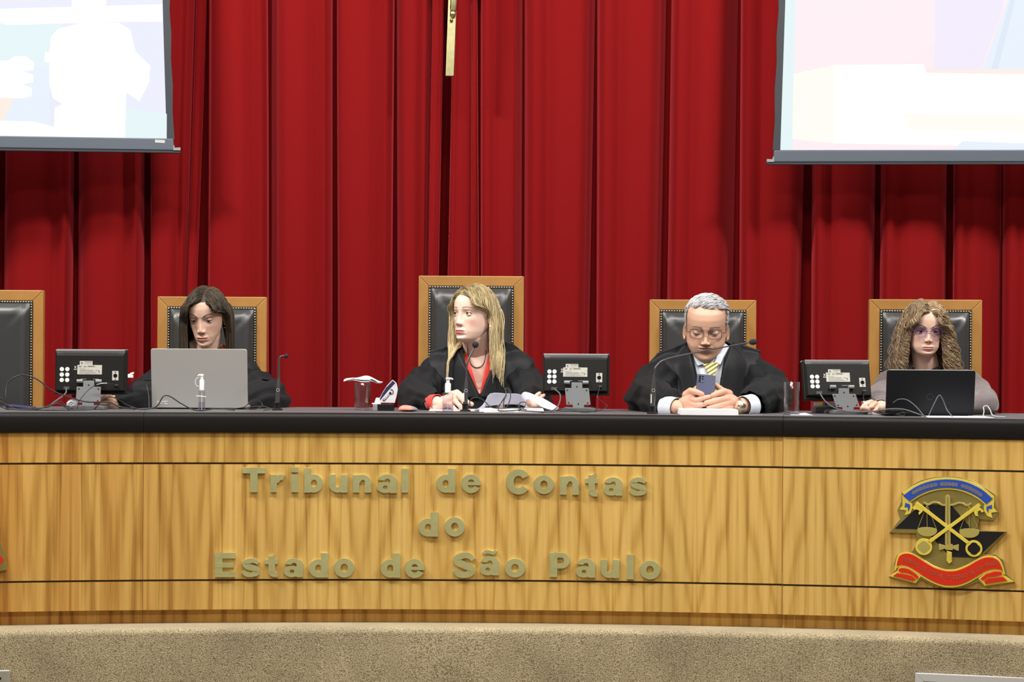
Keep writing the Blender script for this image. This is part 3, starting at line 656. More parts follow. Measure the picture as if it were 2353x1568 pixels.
# ---------------------------------------------------------------- projection screens
def emis(name, col, s): return mat(name, (.02, .02, .02), .9, emit=col, es=s, spec=0)
E = {'w': emis('image_white', (1, 1, 1), .84), 'lav': emis('image_lavender', (.84, .85, .98), .785), 'mint': emis('image_mint', (.78, .91, .93), .785), 'ice': emis('image_ice', (.80, .88, .98), .785), 'pink': emis('image_pink', (1., .82, .785), .785),
     'peach': emis('image_peach', (1., .85, .76), .785), 'rose': emis('image_rose', (.98, .86, .90), .785), 'lilac': emis('image_lilac', (.88, .83, .97), .785), 'cream': emis('image_cream', (1., .97, .90), .785), 'line': emis('image_line', (.74, .82, .93), .785)}
def screen(label, Ys, yaw, edge, side, shapes, bary, px_far):
    """edge: (x at y=-260, x at y=0, x at bottom) of the image edge ; side +1 when the screen lies left of that edge"""
    x_b, y_b = edge[-1]
    o3 = W(x_b, y_b, Ys); t = thing('projection_screen', label, 'screen', o3)
    kk = (Ys+CD)/FPX; R = M3(0, 0, yaw)
    def L(px, py): return ((px-x_b)*kk/math.cos(yaw), -(py-y_b)*kk+RHO*(px-x_b)*kk)
    def q(name, polys, y0, y1, mt, kind=None, bev=0):
        m = MB()
        for pl in polys: m.prism([L(*p) for p in pl], y0, y1)
        m.xf(R, o3); return obj(name, m, mt, t, bevel=bev)
    yT = -330
    far = px_far; ed = [tuple(p[:2]) for p in spline([(x, y, 0) for x, y in edge], 12)]
    q('screen_surface', [ed[::-1]+[(far, y_b), (far, yT)][::1] if True else 0], -.001, .001, E[shapes[0]])
    out = []
    for i, (x, y) in enumerate(ed):
        out.append((x+side*(15+(2.5 if i % 2 else 0)), y))
    q('side_border', [ed+out[::-1]], -.0012, .0012, 'screen_black')
    z = .0002
    for j, (name, col, pl) in enumerate(shapes[1]):
        q('projected_patch', [pl], -.0012-z*(j+1), -.0010-z*j, E[col])
    x_o = x_b+side*15
    q('bottom_bar', [[(far, bary[0]), (x_o, bary[0]+1), (x_o+side*2, bary[1]), (far, bary[1])]], -.014, .014, 'bar_grey', bev=.004)
    q('weight_rod', [[(far, bary[1]-2), (x_o+side*16, bary[1]-2), (x_o+side*16, bary[1]+6), (far, bary[1]+6)]], -.01, .012, 'screen_black', bev=.002)
    q('end_cap', [[(x_o, bary[1]-12), (x_o+side*2, bary[1]-12), (x_o+side*3, bary[1]-6), (x_o+side*16, bary[1]-7), (x_o+side*16, bary[1]), (x_o, bary[1])]], -.015, .015, 'grey_plastic')
    return t, q
shL = ('lav', [('a', 'mint', [(-300, 70), (150, 62), (120, 130), (118, 250), (-300, 300)]), ('a', 'ice', [(0, 150), (120, 160), (125, 300), (90, 285), (0, 290)]),
               ('a', 'mint', [(290, 250), (383, 262), (383, 319), (290, 319)]),
               ('a', 'pink', [(-300, -330), (250, -330), (250, 2), (0, 12), (-300, 20)]), ('p', 'peach', [(-300, 232), (44, 232), (20, 288), (-300, 288)]),
               ('w', 'w', [(0, 30), (190, 20), (372, 10), (372, 50), (240, 55), (30, 66), (12, 62), (5, 45)]), ('w', 'w', [(-300, 150), (30, 147), (44, 137), (70, 136), (88, 150), (86, 168), (62, 170), (86, 178), (86, 196), (62, 200), (84, 208), (82, 228), (60, 232), (-300, 230)]),
               ('w', 'w', [(190, 58), (275, 55), (300, 70), (312, 120), (345, 152), (343, 190), (322, 234), (292, 215), (290, 318), (132, 318), (134, 252), (150, 244), (130, 230), (122, 200), (121, 150), (110, 148), (112, 126), (122, 125), (125, 90), (140, 72)]),
               ('w', 'w', [(170, -330), (246, -330), (246, 60), (200, 60), (170, 20)]), ('w', 'w', [(0, 284), (90, 284), (132, 296), (132, 318), (-300, 318), (-300, 286)])])
t, q = screen('white projection screen with a washed-out bright image, cut by the top left corner', 1.60, .16, [(368, -330), (370, -100), (372, 0), (377, 150), (383, 319)], 1, shL, (318, 346), -430)
q('label_plate', [[(357, 322), (379, 323), (379, 330), (357, 329)]], -.016, -.012, 'light_grey')
shR = ('rose', [('a', 'mint', [(1803, -20), (1826, 0), (1822, 345), (1793, 345)]), ('a', 'cream', [(1822, 170), (1915, 150), (1915, 330), (1820, 320)]), ('a', 'lilac', [(2145, -330), (2320, -330), (2300, 20), (2250, 160), (2145, 160)]),
                ('a', 'ice', [(2320, -20), (2700, -330), (2700, 162), (2255, 160)]), ('a', 'line', [(2318, -4), (2330, -4), (2290, 160), (2275, 160)]),
                ('w', 'w', [(1914, 150), (2120, 148), (2125, 168), (2700, 178), (2700, 345), (1915, 330)]), ('p', 'peach', [(2120, 161), (2700, 161), (2700, 170), (2140, 168)]), ('c', 'cream', [(2070, 262), (2700, 268), (2700, 310), (2090, 300)]), ('l', 'ice', [(2190, 345), (2210, 325), (2330, 330), (2700, 326), (2700, 345)])])
screen('white projection screen with a pale pink washed-out image, cut by the top right corner', 1.60, -.015, [(1811, -330), (1806, -100), (1803, 0), (1798, 160), (1793, 345)], -1, shR, (345, 373), 2750)
# ================================================================ CHAIRS
def chair(px0, px1, py_top, d, label, py_b=930):
    Y = F(W((px0+px1)/2, 800, .9).x)+d
    for _ in range(3): xc = W((px0+px1)/2, py_top, Y).x; Y = F(xc)+d
    a, b = W(px0, py_top, Y), W(px1, py_top, Y)
    x0, x1, zt = a.x, b.x, (a.z+b.z)/2; w = x1-x0; zb = .40; fw = .043
    t = thing('tribunal_chair', label, 'chair', (xc, Y, 0), 'high-backed chairs behind the bench')
    th = .035
    def bar(nm, poly): return obj(nm, MB().prism(poly, Y-th, Y), 'chairwood', t, bevel=.003)
    bar('top_rail', [(x0, zt), (x1, zt), (x1-fw, zt-fw), (x0+fw, zt-fw)])
    bar('side_post', [(x0, zt), (x0+fw, zt-fw), (x0+fw, zb+fw), (x0, zb)])
    bar('side_post', [(x1, zt), (x1, zb), (x1-fw, zb+fw), (x1-fw, zt-fw)])
    bar('bottom_rail', [(x0, zb), (x0+fw, zb+fw), (x1-fw, zb+fw), (x1, zb)])
    # padded leather: pillow with tucked corners
    xa, xb, za, zc = x0+fw+.011, x1-fw-.011, zb+fw+.011, zt-fw-.011; n = 44; P = []
    for j in range(n+1):
        row = []
        for i in range(n+1):
            u, v = 2*i/n-1, 2*j/n-1
            eu, ev = min(1, (1-abs(u))/.16), min(1, (1-abs(v))/.10)
            h = (math.sin(eu*PI/2)**.8)*(math.sin(ev*PI/2)**.8)
            du, dv = (1-abs(u))*(xb-xa)/2, (1-abs(v))*(zc-za)/2
            cr = math.exp(-((du-dv)/.012)**2)*math.exp(-((du+dv)/.11)**2)*.012
            rip = .0025*math.exp(-((du-dv*.62)/.007)**2)*math.exp(-((du+dv)/.12)**2)
            y = Y-th-.004-.034*h+cr*h-rip-.004*math.cos(u*1.4)*math.cos(v*1.2)
            row.append((xa+(xb-xa)*(u+1)/2, y, za+(zc-za)*(v+1)/2))
        P.append(row)
    m = MB().grid(np.array(P)); xa -= .011; xb += .011; za -= .011; zc += .011; m.box(((xa+xb)/2, Y-th/2-.002, (za+zc)/2), (xb-xa, th, zc-za))
    obj('back_pad', m, 'leather', t)
    m = MB(); r = .0034; step = .0108; k = 0
    def nail(x, z): m.ell((x, Y-th-.0055, z), (r, .0028, r), n=7, m=4)
    xs = np.arange(xa+.006, xb-.004, step); zs = np.arange(za+.01, zc-.008, step)
    for x in xs: nail(x, zc-.005)
    for z in zs: nail(xa+.005, z); nail(xb-.005, z)
    obj('nail_trim', m, 'nail', t, kind='stuff')
    # seat, arms, pedestal with five feet (hidden by the bench but built)
    yf = Y-th-.46
    m = MB().box((xc, (Y-th+yf)/2+.0, .44), (w-.02, Y-th-yf, .09)); obj('seat', m, 'leather', t, bevel=.02, seg=3)
    for sg in (-1, 1):
        m = MB().box((xc+sg*(w/2+.016), (Y+yf)/2, .64), (.045, Y-yf-.08, .03)); m.box((xc+sg*(w/2+.016), yf+.10, .53), (.035, .04, .22)); m.box((xc+sg*(w/2+.008), Y-.07, .55), (.035, .04, .2))
        obj('armrest', m, 'chairwood', t, bevel=.006)
    yc = (Y+yf)/2
    obj('gas_column', MB().lathe([(.03, .09), (.03, .25), (.022, .25), (.022, .40)], 20, (xc, yc, 0)), 'dark_grey', t)
    for i in range(5):
        a = 2*PI*i/5+.3; e = (xc+.26*math.cos(a), yc+.26*math.sin(a), .075)
        m = MB().tube([(xc, yc, .12), e], [.026, .016], 8); leg = obj('base_foot', m, 'chairwood', t)
        obj('caster', MB().lathe([(.0001, -.012), (.026, -.012), (.026, .012), (.0001, .012)], 14, (e[0], e[1], .0265), axis=(math.sin(a), -math.cos(a), 0)), 'black_plastic', leg)
    return t
chair(-150, 104, 667, 1.06, 'empty high-backed chair cut by the left picture edge')
chair(365, 615, 682.5, 1.12, 'wooden framed leather chair behind the dark-haired woman with the silver laptop')
chair(963, 1204, 635, 1.16, 'tallest wooden framed leather chair, behind the blonde woman at the centre')
chair(1492, 1736, 689.5, 1.10, 'wooden framed leather chair behind the grey-haired man')
chair(1995, 2253, 689, 1.06, 'wooden framed leather chair behind the curly-haired woman at right')

# ================================================================ ITEMS ON THE BENCH
def KY(Y): return (Y+CD)/FPX
def monitor(px0, px1, py0, py1, d, label, yaw, tilt, base_px, lit_top=False, skew=0):
    c = desk((px0+px1)/2, d); Y = c.y; k = KY(Y)
    wd = (px1-px0)*k/math.cos(yaw); top = W((px0+px1)/2, py0, Y).z-DT; bot = W((px0+px1)/2, py1, Y).z-DT; h = top-bot
    t = thing('monitor', label, 'monitor', c, 'small monitors seen from behind')
    R = M3(0, 0, yaw); Rt = M3(tilt, 0, 0); piv = np.array((0, .02, bot+h*.42))
    def part(nm, m, mt, head=True, par=None, bev=0, kind=None):
        if head: A = m.arr(); m.V = [(A-piv)@Rt.T+piv]
        m.xf(R, c); return obj(nm, m, mt, par or t, bevel=bev, kind=kind)
    hd = part('housing', MB().prism([(-wd/2, top), (wd/2, top), (wd/2, bot), (-wd/2, bot)], .008, .034), 'black_plastic', bev=.003)
    part('bezel_edge', MB().box((0, .032, top+.0008), (wd*.985, .02, .002)), 'white_plastic' if lit_top else 'light_grey', par=hd)  # the white variant paints light caught along the tilted top edge
    m = MB()   # tapered back shell
    o = [(-wd/2+.004, bot+.012), (wd/2-.004, bot+.012), (wd/2-.004, top-.004), (-wd/2+.004, top-.004)]; i_ = [(x*.955, z+(.004 if z < (top+bot)/2 else -.020)) for x, z in o]
    V = [(x, .009, z) for x, z in o]+[(x, -.010, z) for x, z in i_]
    m.add(V, [(7, 6, 5, 4), (0, 1, 5, 4), (1, 2, 6, 5), (2, 3, 7, 6), (3, 0, 4, 7)], 0, False); part('back_shell', m, 'black_plastic', par=hd)
    # vent strip lying on the sloping top chamfer
    ch = math.atan2(.019, .016); zc_ = top-.0125
    m = MB().prism([(-wd*.48, .0115), (wd*.48, .0115), (wd*.468, -.006), (wd*.45, -.0125), (-wd*.45, -.0125), (-wd*.468, -.006)], -.0022, .001); m.xf(M3(ch*.62, 0, 0), (0, -.0035, zc_)); vs = part('vent_strip', m, 'light_grey', bev=.0005)
    m = MB()
    for i in range(46): m.box((-wd*.38+i*wd*.76/45, -.0024, 0), (.0018, .001, .009))
    m.xf(M3(ch*.62, 0, 0), (0, -.0035, zc_)); part('vent_slots', m, 'grey_plastic', par=vs, kind='stuff')
    def at(u, v): return (-wd/2+u*wd, top-v*h)     # fractions of the housing, v downwards
    def plate(nm, u, v, a, b, mt, y=-.0105, th=.0008, bev=.0):
        x, z = at(u, v); return part(nm, MB().prism([(x-a/2, z-b/2), (x+a/2, z-b/2), (x+a/2, z+b/2), (x-a/2, z+b/2)], y-th, y), mt, bev=bev)
    for r_ in range(3):
        for q_ in range(2):
            x, z = at(.108+.076*q_, .445+.121*r_); part('white_dot_sticker', MB().lathe([(.0082, 0), (.0082, .0012)], 20, (x, -.010, z), axis=(0, -1, 0)), 'white_paint')
    plate('asset_label', .445, .305, .049, .015, 'label', bev=.0003); l2 = plate('rating_label', .495, .455, .094, .036, 'label', bev=.0003)
    m = MB(); x, z = at(.495, .455)
    for i, (dx, dz, a, b) in enumerate([(-.036, .012, .010, .004), (-.018, .012, .010, .003), (.006, .013, .028, .004), (-.028, .003, .024, .0012), (-.012, -.002, .050, .0012), (-.012, -.006, .052, .0012), (-.008, -.010, .06, .0012), (.03, -.003, .016, .0015), (.036, -.008, .004, .006), (-.004, -.014, .07, .001)]):
        m.box((x+dx, -.0114, z+dz), (a, .0004, b))
    x2, z2 = at(.445, .305); m.box((x2+.008, -.0114, z2+.0042), (.030, .0004, .0022)); m.box((x2+.008, -.0114, z2-.002), (.022, .0004, .001)); m.lathe([(.0038, 0), (.0038, .0004)], 12, (x2-.017, -.0112, z2), axis=(0, -1, 0))
    part('label_print', m, 'label_ink', par=l2)
    m = MB(); x, z = at(.295, .40)   # crossed bin mark
    m.box((x, -.0108, z), (.0012, .0006, .012), rot=M3(0, .6, 0)); m.box((x, -.0108, z), (.0012, .0006, .012), rot=M3(0, -.6, 0)); m.box((x, -.0108, z-.0085), (.011, .0006, .002)); m.box((x, -.0108, z+.001), (.007, .0006, .001)); part('bin_mark', m, 'white_paint')
    pp = plate('port_plate', .853, .585, .024, .036, 'label', bev=.0004); x, z = at(.853, .585)
    part('port_hole', MB().lathe([(.0078, 0), (.0078, .0006)], 20, (x, -.0113, z), axis=(0, -1, 0)), 'black_gloss', par=pp)
    for dz in (.0135, -.0135): part('port_screw', MB().lathe([(.0022, 0), (.0022, .0008)], 10, (x, -.0113, z+dz), axis=(0, -1, 0)), 'black_plastic', par=pp)
    plate('screw_slot', .145*0+.41, .665, .022, .0015, 'light_grey'); plate('screw_slot', .585, .665, .022, .0015, 'light_grey')
    # stand
    sx = (base_px-(px0+px1)/2)*k; zt_ = top-.76*h; zt2 = top-.86*h
    for sg in (-1, 1):
        m = MB().lathe([(.0075, -.011), (.0075, .011)], 16, (sx*.3+sg*.036, -.016, zt_+.008), axis=(1, 0, 0)); part('hinge', m, 'grey_plastic')
    zl = .026
    m = MB().prism([(sx*.5-.021, zt_+.012), (sx*.5+.021, zt_+.012), (sx*.5+.021, zt2+.006), (sx*.5+.046, zt2+.006), (sx+.047, zl), (sx+.022, zl), (sx+.022, .008), (sx-.022, .008), (sx-.022, zl), (sx-.047, zl), (sx*.5-.046, zt2+.006), (sx*.5-.021, zt2+.006)], -.024, -.019)
    st = part('stand_neck', m, 'grey_plastic', head=False, bev=.001)
    for dx, dz in ((-.037, zt2-.002), (.037, zt2-.002), (0, zt_-.004), (-.037, zl+.008), (.037, zl+.008), (0, zl+.004)):
        ff_ = (zt2-dz)/(zt2-zl) if dz < zt2 else 0
        part('neck_screw', MB().lathe([(.0026, 0), (.0026, .001)], 10, (sx*(.5+.5*ff_)+dx, -.024, dz), axis=(0, -1, 0)), 'black_plastic', head=False, par=st)
    m = MB(); m.prism([(sx-.068, .0), (sx+.068, .0), (sx+.066, .011), (sx+.045, .017), (sx-.05, .017), (sx-.066, .011)], -.055, .085); part('stand_base', m, 'base_grey', head=False, bev=.003)
    x, z = at(.185, .87); part('vga_plug', MB().box((x, -.018, z), (.022, .016, .011)), 'dark_grey', bev=.001)
    q = (np.array((x, -.026, z))-piv)@Rt.T+piv; q1 = R@q+np.array(c)
    x, z = at(.87, .80); part('power_plug', MB().box((x, -.014, z), (.012, .01, .006)), 'dark_grey', bev=.001)
    q = (np.array((x, -.018, z))-piv)@Rt.T+piv; q2 = R@q+np.array(c)
    return t, q1, q2
mon1, v1, w1 = monitor(125, 290, 804, 907, .36, 'small black monitor at far left, back to the room, cables around its stand', .0, -.05, 205)
mon2, v2, w2 = monitor(1246, 1399, 814, 909, .36, 'small black monitor right of the blonde woman, back to the room, long grey neck', -.10, -.10, 1330)
mon3, v3, w3 = monitor(1846, 2004, 829, 922, .36, 'small black monitor tilted back left of the black laptop, bright top edge', .16, -.24, 1945, True)

def laptop(px0, px1, py0, py1, d, label, lidm, basem, logo, rim, yaw=0):
    c = desk((px0+px1)/2, d); Y = c.y; k = KY(Y); wd = (px1-px0)*k; zt = W(px0, py0, Y).z-DT
    t = thing('laptop', label, 'laptop', c)
    lean = .16; L = zt/math.cos(lean); R = M3(0, 0, yaw)
    def part(nm, m, mt, par=None, lid=True, bev=0, kind=None):
        if lid: m.xf(M3(lean, 0, 0)); m.xf(None, (0, 0, .006))
        m.xf(R, c); return obj(nm, m, mt, par or t, bevel=bev, kind=kind, seg=3)
    L -= .006
    poly = [(-wd/2, 0), (wd/2, 0), (wd/2, L-.008), (wd/2-.002, L-.003), (wd/2-.008, L), (-wd/2+.008, L), (-wd/2+.002, L-.003), (-wd/2, L-.008)]
    ld = part('lid', MB().prism(poly, -.006, 0), lidm, bev=.0015)
    part('screen_panel', MB().prism([(-wd/2+.008, .012), (wd/2-.008, .012), (wd/2-.008, L-.008), (-wd/2+.008, L-.008)], -.0001, .001), 'black_gloss', par=ld)
    if rim: part('lid_edge', MB().box((0, -.003, L+.0002), (wd-.016, .005, .002)), rim, par=ld)
    logo(part, wd, L, ld)
    part('hinge_bar', MB().box((0, .004, .004), (wd*.8, .012, .010)), 'black_plastic', lid=False, bev=.002)
    m = MB().box((0, .125, .010), (wd, .235, .013)); bs = part('keyboard_base', m, basem, lid=False, bev=.003)
    m = MB()
    for r_ in range(5):
        for q_ in range(14): m.box((-wd*.43+q_*wd*.066, .05+r_*.019, .0175), (wd*.058, .0155, .002))
    part('keys', m, 'black_plastic', par=bs, lid=False, kind='stuff')
    for sg in (-1, 1):
        for yy in (.02, .23): part('rubber_foot', MB().box((sg*wd*.4, yy, .0017), (.03, .008, .0035)), 'black_plastic', par=bs, lid=False)
    return t
def logoA(part, wd, L, ld):
    # pale block capitals at the lower left of the lid, half worn
    m = MB(); s = .0025
    def rc(x, z, a, b): m.box((-wd/2+.020+x, -.0064, .016+z), (a, .0006, b))
    rc(.004, .008, .010, .004); rc(.0005, .004, .003, .010); rc(.010, .0, .012, .002); rc(.018, .008, .012, .003); rc(.018, .001, .014, .002); rc(.026, .008, .007, .003); rc(.031, .004, .003, .012); rc(.038, .0088, .010, .0025); rc(.038, -.0008, .010, .0025)
    part('lid_lettering', m, 'white_paint', par=ld)
def logoB(part, wd, L, ld):
    m = MB().tube([(.012*math.cos(a), -.0061, .068+.012*math.sin(a)) for a in np.linspace(0, 2*PI, 30)], .0004, 6); m.box((.0, -.0063, .058), (.010, .0006, .0014))
    part('round_logo', m, 'dark_grey', par=ld)
MT['lid_black'] = mat('dark_blue_black_lid', (.007, .008, .011), .45, spec=.35)
laptop(349.5, 570, 801, 941, .40, 'open silver-grey laptop in front of the dark-haired woman, lid facing out', 'silver', 'silver', logoA, None)
laptop(2034, 2237, 850, 957, .22, 'open black laptop in front of the curly-haired woman, lid facing out', 'lid_black', 'black_plastic', logoB, 'light_grey')

# ---- gooseneck microphones
def mic(path, d, label, head_r, head_l, head_dir, dd=None, ring=None, sticker=True, sleeve=.0085):
    """path: photo pixels from the base upwards; dd depth offsets"""
    b = desk(path[0][0], d); t = thing('gooseneck_microphone', label, 'microphone', b)
    dd = dd or [0]*len(path)
    P = [W(x, y, b.y+o) for (x, y), o in zip(path, dd)]; P[0] = Vector((P[0].x, b.y, DT+.004))
    obj('base_plate', MB().lathe([(.021, 0), (.021, .004), (.017, .007), (.012, .008)], 28, b), 'black_plastic', t)
    obj('socket', MB().lathe([(.0118, .006), (.0118, .024), (.0135, .025), (.0135, .029), (.0105, .031)], 24, b), 'black_gloss', t)
    top = P[1]; bz = b.copy(); bz.z = DT+.026
    sl = obj('handle', MB().tube([bz, bz.lerp(top, .5), bz.lerp(top, .8), top], [sleeve, sleeve, sleeve*.75, .0042], 18), 'mic_metal', t)
    q = bz.lerp(top, .52)
    obj('switch_ring', MB().tube([(q.x+.0055*math.cos(a), q.y-sleeve-.0004, q.z+.0055*math.sin(a)) for a in np.linspace(0, 2*PI, 20)], .0009, 6), 'light_grey', sl)
    if sticker:
        q = bz.lerp(top, .16); obj('barcode_sticker', MB().box((q.x-.0062, q.y-sleeve+.001, q.z+.012), (.004, .003, .034)), 'white_paint', sl)
    nk = spline(P[1:], 40); obj('gooseneck', MB().tube(nk, [.0042-.0016*i/39 for i in range(40)], 10), 'mic_metal', t)
    e = Vector(nk[-1]); hd = Vector(head_dir).normalized(); pr = []
    for i in range(12):
        a = i/11*PI; pr.append((max(1e-4, head_r*math.sin(a)**.75), head_l*(1-math.cos(a))/2-.004))
    obj('foam_windscreen', MB().lathe(pr, 22, e, axis=hd), 'foam', t)
    return t
mic([(637, 942), (641, 868), (641, 838), (643, 822), (650, 818), (655, 819)], .30, 'gooseneck microphone right of the silver laptop, head bent over to the right', .0085, .018, (1, -.1, .12), sticker=False, sleeve=.009)
mic([(1069, 944), (1072, 868), (1073, 838), (1083, 812), (1092, 797)], .26, 'upright gooseneck microphone in front of the blonde woman', .0125, .024, (.1, -.35, 1), dd=[0, 0, .0, .01, .02], sleeve=.0092)
mic([(1499, 950), (1503, 862), (1508, 842), (1530, 826), (1600, 810), (1724, 787)], .14, 'long gooseneck microphone bent right across the grey-haired man', .0115, .030, (1, 0, .13), dd=[0, 0, .0, .03, .06, .10], sleeve=.0092)

# ---- pump bottles
def pump_bottle(px, py_top, d, label, body_r, body_h, liq, wide=True, nozzle=1):
    b = desk(px, d); k = KY(b.y); H = W(px, py_top, b.y).z-DT
    t = thing('sanitiser_bottle', label, 'bottle', b)
    z1 = body_h
    bd = obj('bottle_body', MB().lathe([(1e-4, 0), (body_r*.96, 0), (body_r, .003), (body_r, z1-.004), (body_r*.8, z1), (.007, z1+.002)], 32, b), 'clear_plastic', t)
    obj('gel', MB().lathe([(1e-4, .0015), (body_r*.9, .0015), (body_r*.93, .004), (body_r*.93, z1*.45), (1e-4, z1*.45)], 32, b), liq, bd)
    obj('dip_tube', MB().tube([(b.x, b.y, DT+.004), (b.x, b.y, DT+z1)], .0016, 8), 'white_plastic', bd)
    cr = .011 if wide else .0085
    zc_ = H-.030
    pr = [(cr, z1+.001), (cr*1.02, z1+.004), (cr*1.0, zc_+.006), (cr*.75, zc_+.010), (cr*.55, zc_+.011), (cr*.55, H-.007)]
    cp = obj('pump_collar', MB().lathe([(1e-4, z1+.001)]+pr+[(1e-4, H-.007)], 28, b), 'white_plastic', t)
    m = MB().lathe([(1e-4, H-.008), (cr*.7, H-.008), (cr*.82, H-.003), (cr*.6, H), (1e-4, H)], 24, b)
    m.tube([(b.x, b.y, DT+H-.0035), (b.x+nozzle*cr*1.2, b.y, DT+H-.004), (b.x+nozzle*cr*1.75, b.y, DT+H-.0075)], [.004, .0036, .0028], 10)
    obj('pump_head', m, 'white_plastic', t); return t
pump_bottle(1029, 868, .16, 'clear gel pump bottle with white pump before the blonde woman', .0205, .074, 'gel')
t = pump_bottle(463.5, 860, .16, 'narrow clear pump bottle with white looped cap in front of the silver laptop', .0125, .078, 'gel', False, -1)
b = desk(463.5, .16)
lp = [(b.x-.004+.014*math.cos(a)-.007, b.y, DT+.110+.017*math.sin(a)) for a in np.linspace(PI*.45, PI*1.5, 16)]
obj('cap_loop', MB().tube(lp, .0011, 6), 'white_plastic', t)
obj('cross_tab', MB().box((b.x, b.y-.013, DT+.057), (.037, .002, .003), rot=M3(0, .08, 0)), 'white_plastic', t)
# clear bottle with pink lights and white cap behind the left monitor
b = desk(297, .52); k = KY(b.y); H = W(297, 858, b.y).z-DT
t = thing('water_bottle', 'slim pink-tinted clear bottle with white cap right of the far left monitor', 'bottle', b)
bd = obj('bottle_body', MB().lathe([(1e-4, 0), (.0145, 0), (.0155, .003), (.0150, H-.02), (.0145, H-.014)], 28, b), 'clear_plastic', t)
obj('liquid', MB().lathe([(1e-4, .002), (.0138, .002), (.0136, H*.72), (1e-4, H*.72)], 28, b), 'pink_liquid', bd)
obj('cap', MB().lathe([(.0152, H-.018), (.0155, H-.008), (.012, H-.005), (.0001, H-.003)], 24, b).box((b.x+.010, b.y, DT+H-.001), (.014, .014, .007), rot=M3(0, -.35, 0)), 'white_plastic', t, bevel=.001)
# ---- tumblers
def tumbler(px, py_top, r, d, label, fill):
    b = desk(px, d); H = W(px, py_top, b.y).z-DT; t = thing('water_glass', label, 'glass', b, 'straight drinking glasses')
    ro = r; pr = [(1e-4, .0005), (ro*.93, .0005), (ro*.96, .003), (ro, H-.001), (ro-.0008, H), (ro-.0016, H-.001), (ro*.96-.0018, .012), (ro*.7, .009), (1e-4, .009)]
    g = obj('glass_wall', MB().lathe(pr, 40, b), 'glass', t)
    if fill:
        hh = H*fill; obj('water', MB().lathe([(1e-4, .0092), (ro*.7, .0092), (ro*.96-.0019, .0122), (ro-.0022, hh), (1e-4, hh)], 40, b), 'water', t)
    return t, b, H
tumbler(1818.5, 878, .0305, .20, 'clear glass of water standing on a paper napkin beside the grey-haired man', .80)
t, b, H = tumbler(832.5, 879, .0315, .34, 'clear glass covered by a folded white napkin, left of the snack packet', .93)
# folded napkin lying over the glass
m = MB(); n = 26; P = []
for j in range(15):
    row = []
    for i in range(n):
        u, v = i/(n-1)*2-1, j/14*2-1
        x = u*.064-.001+(.010 if v > 0 else -.006)*abs(u)**2; y = v*.036*(1-.25*u*u)
        z = H+.004+.012*(1-u*u)*(1-.3*v*v)-.004*u-.003*abs(v)+(.003*math.sin(u*5+v*2))
        if abs(u) < .45: z = max(z-.004*v*v, H+.0015)
        row.append((b.x+x, b.y+y, DT+z))
    P.append(row)
P = np.array(P); m.grid(P); P2 = P.copy(); P2[:, :, 2] += .005+.003*np.sin(np.linspace(-2, 4, n))[None]; P2[:, :, 0] += .004; m.grid(P2[::1])
tag(obj('napkin', m, 'paper', None, solid=.0012), 'folded white paper napkin draped over the left glass', 'napkin')
# napkin sag into the glass front
bb = desk(1845, .19)
m = MB().prism([(-.047, 0), (.034, 0), (.034, .0012), (-.047, .0012)], -.028, .028); m.prism([(-.012, .0012), (.030, .0012), (.012, .0080), (-.012, .0060)], -.022, .020); m.xf(None, (bb.x, bb.y, DT))
m.xf(None, (0, .0, 0)); tag(obj('napkin', m, 'paper'), 'crumpled white napkin beside the foot of the right glass', 'napkin')
# ---- snack packet in a dark holder
b = desk(882, .30); k = KY(b.y)
t = thing('card_holder', 'low dark holder box with a grey end, carrying a tilted packet', 'holder', b)
x0, x1 = W(857, 930, b.y).x, W(906, 930, b.y).x; zt = W(870, 929, b.y).z
obj('holder_body', MB().box(((x0+x1)/2+.010, b.y, (DT+zt)/2), (x1-x0-.02, .05, zt-DT)), 'black_gloss', t, bevel=.002)
obj('holder_end', MB().box((x0+.010, b.y, (DT+zt)/2), (.018, .052, zt-DT)), 'grey_plastic', t, bevel=.002)
obj('holder_lip', MB().box((x0+.014, b.y, zt+.002), (.034, .05, .004)), 'white_plastic', t, bevel=.001)
tag(obj('sweetener_box', MB().prism([(0, 0), (.018, 0), (.022, .020), (.006, .020)], -.012, .012).xf(None, (x0+.006, b.y, zt+.004)), 'white_plastic', bevel=.001), 'tiny white box at the left end of the dark holder', 'box')
cpt = [(869, 926), (872, 916), (880, 901), (890, 886), (902, 873), (911, 881), (914, 895), (911, 912), (907, 927)]
Y_ = b.y-.004; m = MB(); pl = [(W(x, y, Y_).x, W(x, y, Y_).z) for x, y in cpt]; cxy = np.mean(pl, 0)
m.prism(pl, Y_-.004, Y_+.010); pk = thing('snack_packet', 'white and navy foil packet tilted upright in the low dark holder', 'packet', (cxy[0], Y_, zt))
o = obj('foil_pouch', m, MT['paper'], pk, bevel=.002)
def patch(nm, pts, mt, dy, par): return obj(nm, MB().prism([(W(x, y, Y_).x, W(x, y, Y_).z) for x, y in pts], Y_-.004-dy, Y_-.004-dy+.0006), mt, par)
nb = patch('navy_band', [(872, 918), (880, 902.5), (890, 887.5), (902, 874.5), (908.5, 880.5), (893, 897), (875, 919)], 'navy', .0006, pk)
patch('pink_edge', [(885, 893), (889, 886.5), (901.5, 873.2), (903.5, 874.5), (891, 888)], 'label', .0012, pk)
patch('black_panel', [(879, 919), (897, 900), (900, 903.5), (884, 922.5), (880.5, 922.5)], 'black_plastic', .0008, pk)
ang = math.atan2(19, 18)
m = MB()
for i, ch in enumerate('Duno'):
    g = glyph(ch, (4.2 if ch != 'D' else 5)*k, (6 if ch == 'D' else 4.6)*k, .0005, .03); g.xf(None, (i*4.9*k, 0, 0)); m.join(g)
q = W(883, 921, Y_); m.xf(M3(0, -ang, 0), (q.x, Y_-.0049, q.z)); obj('lettering', m, 'white_paint', pk)
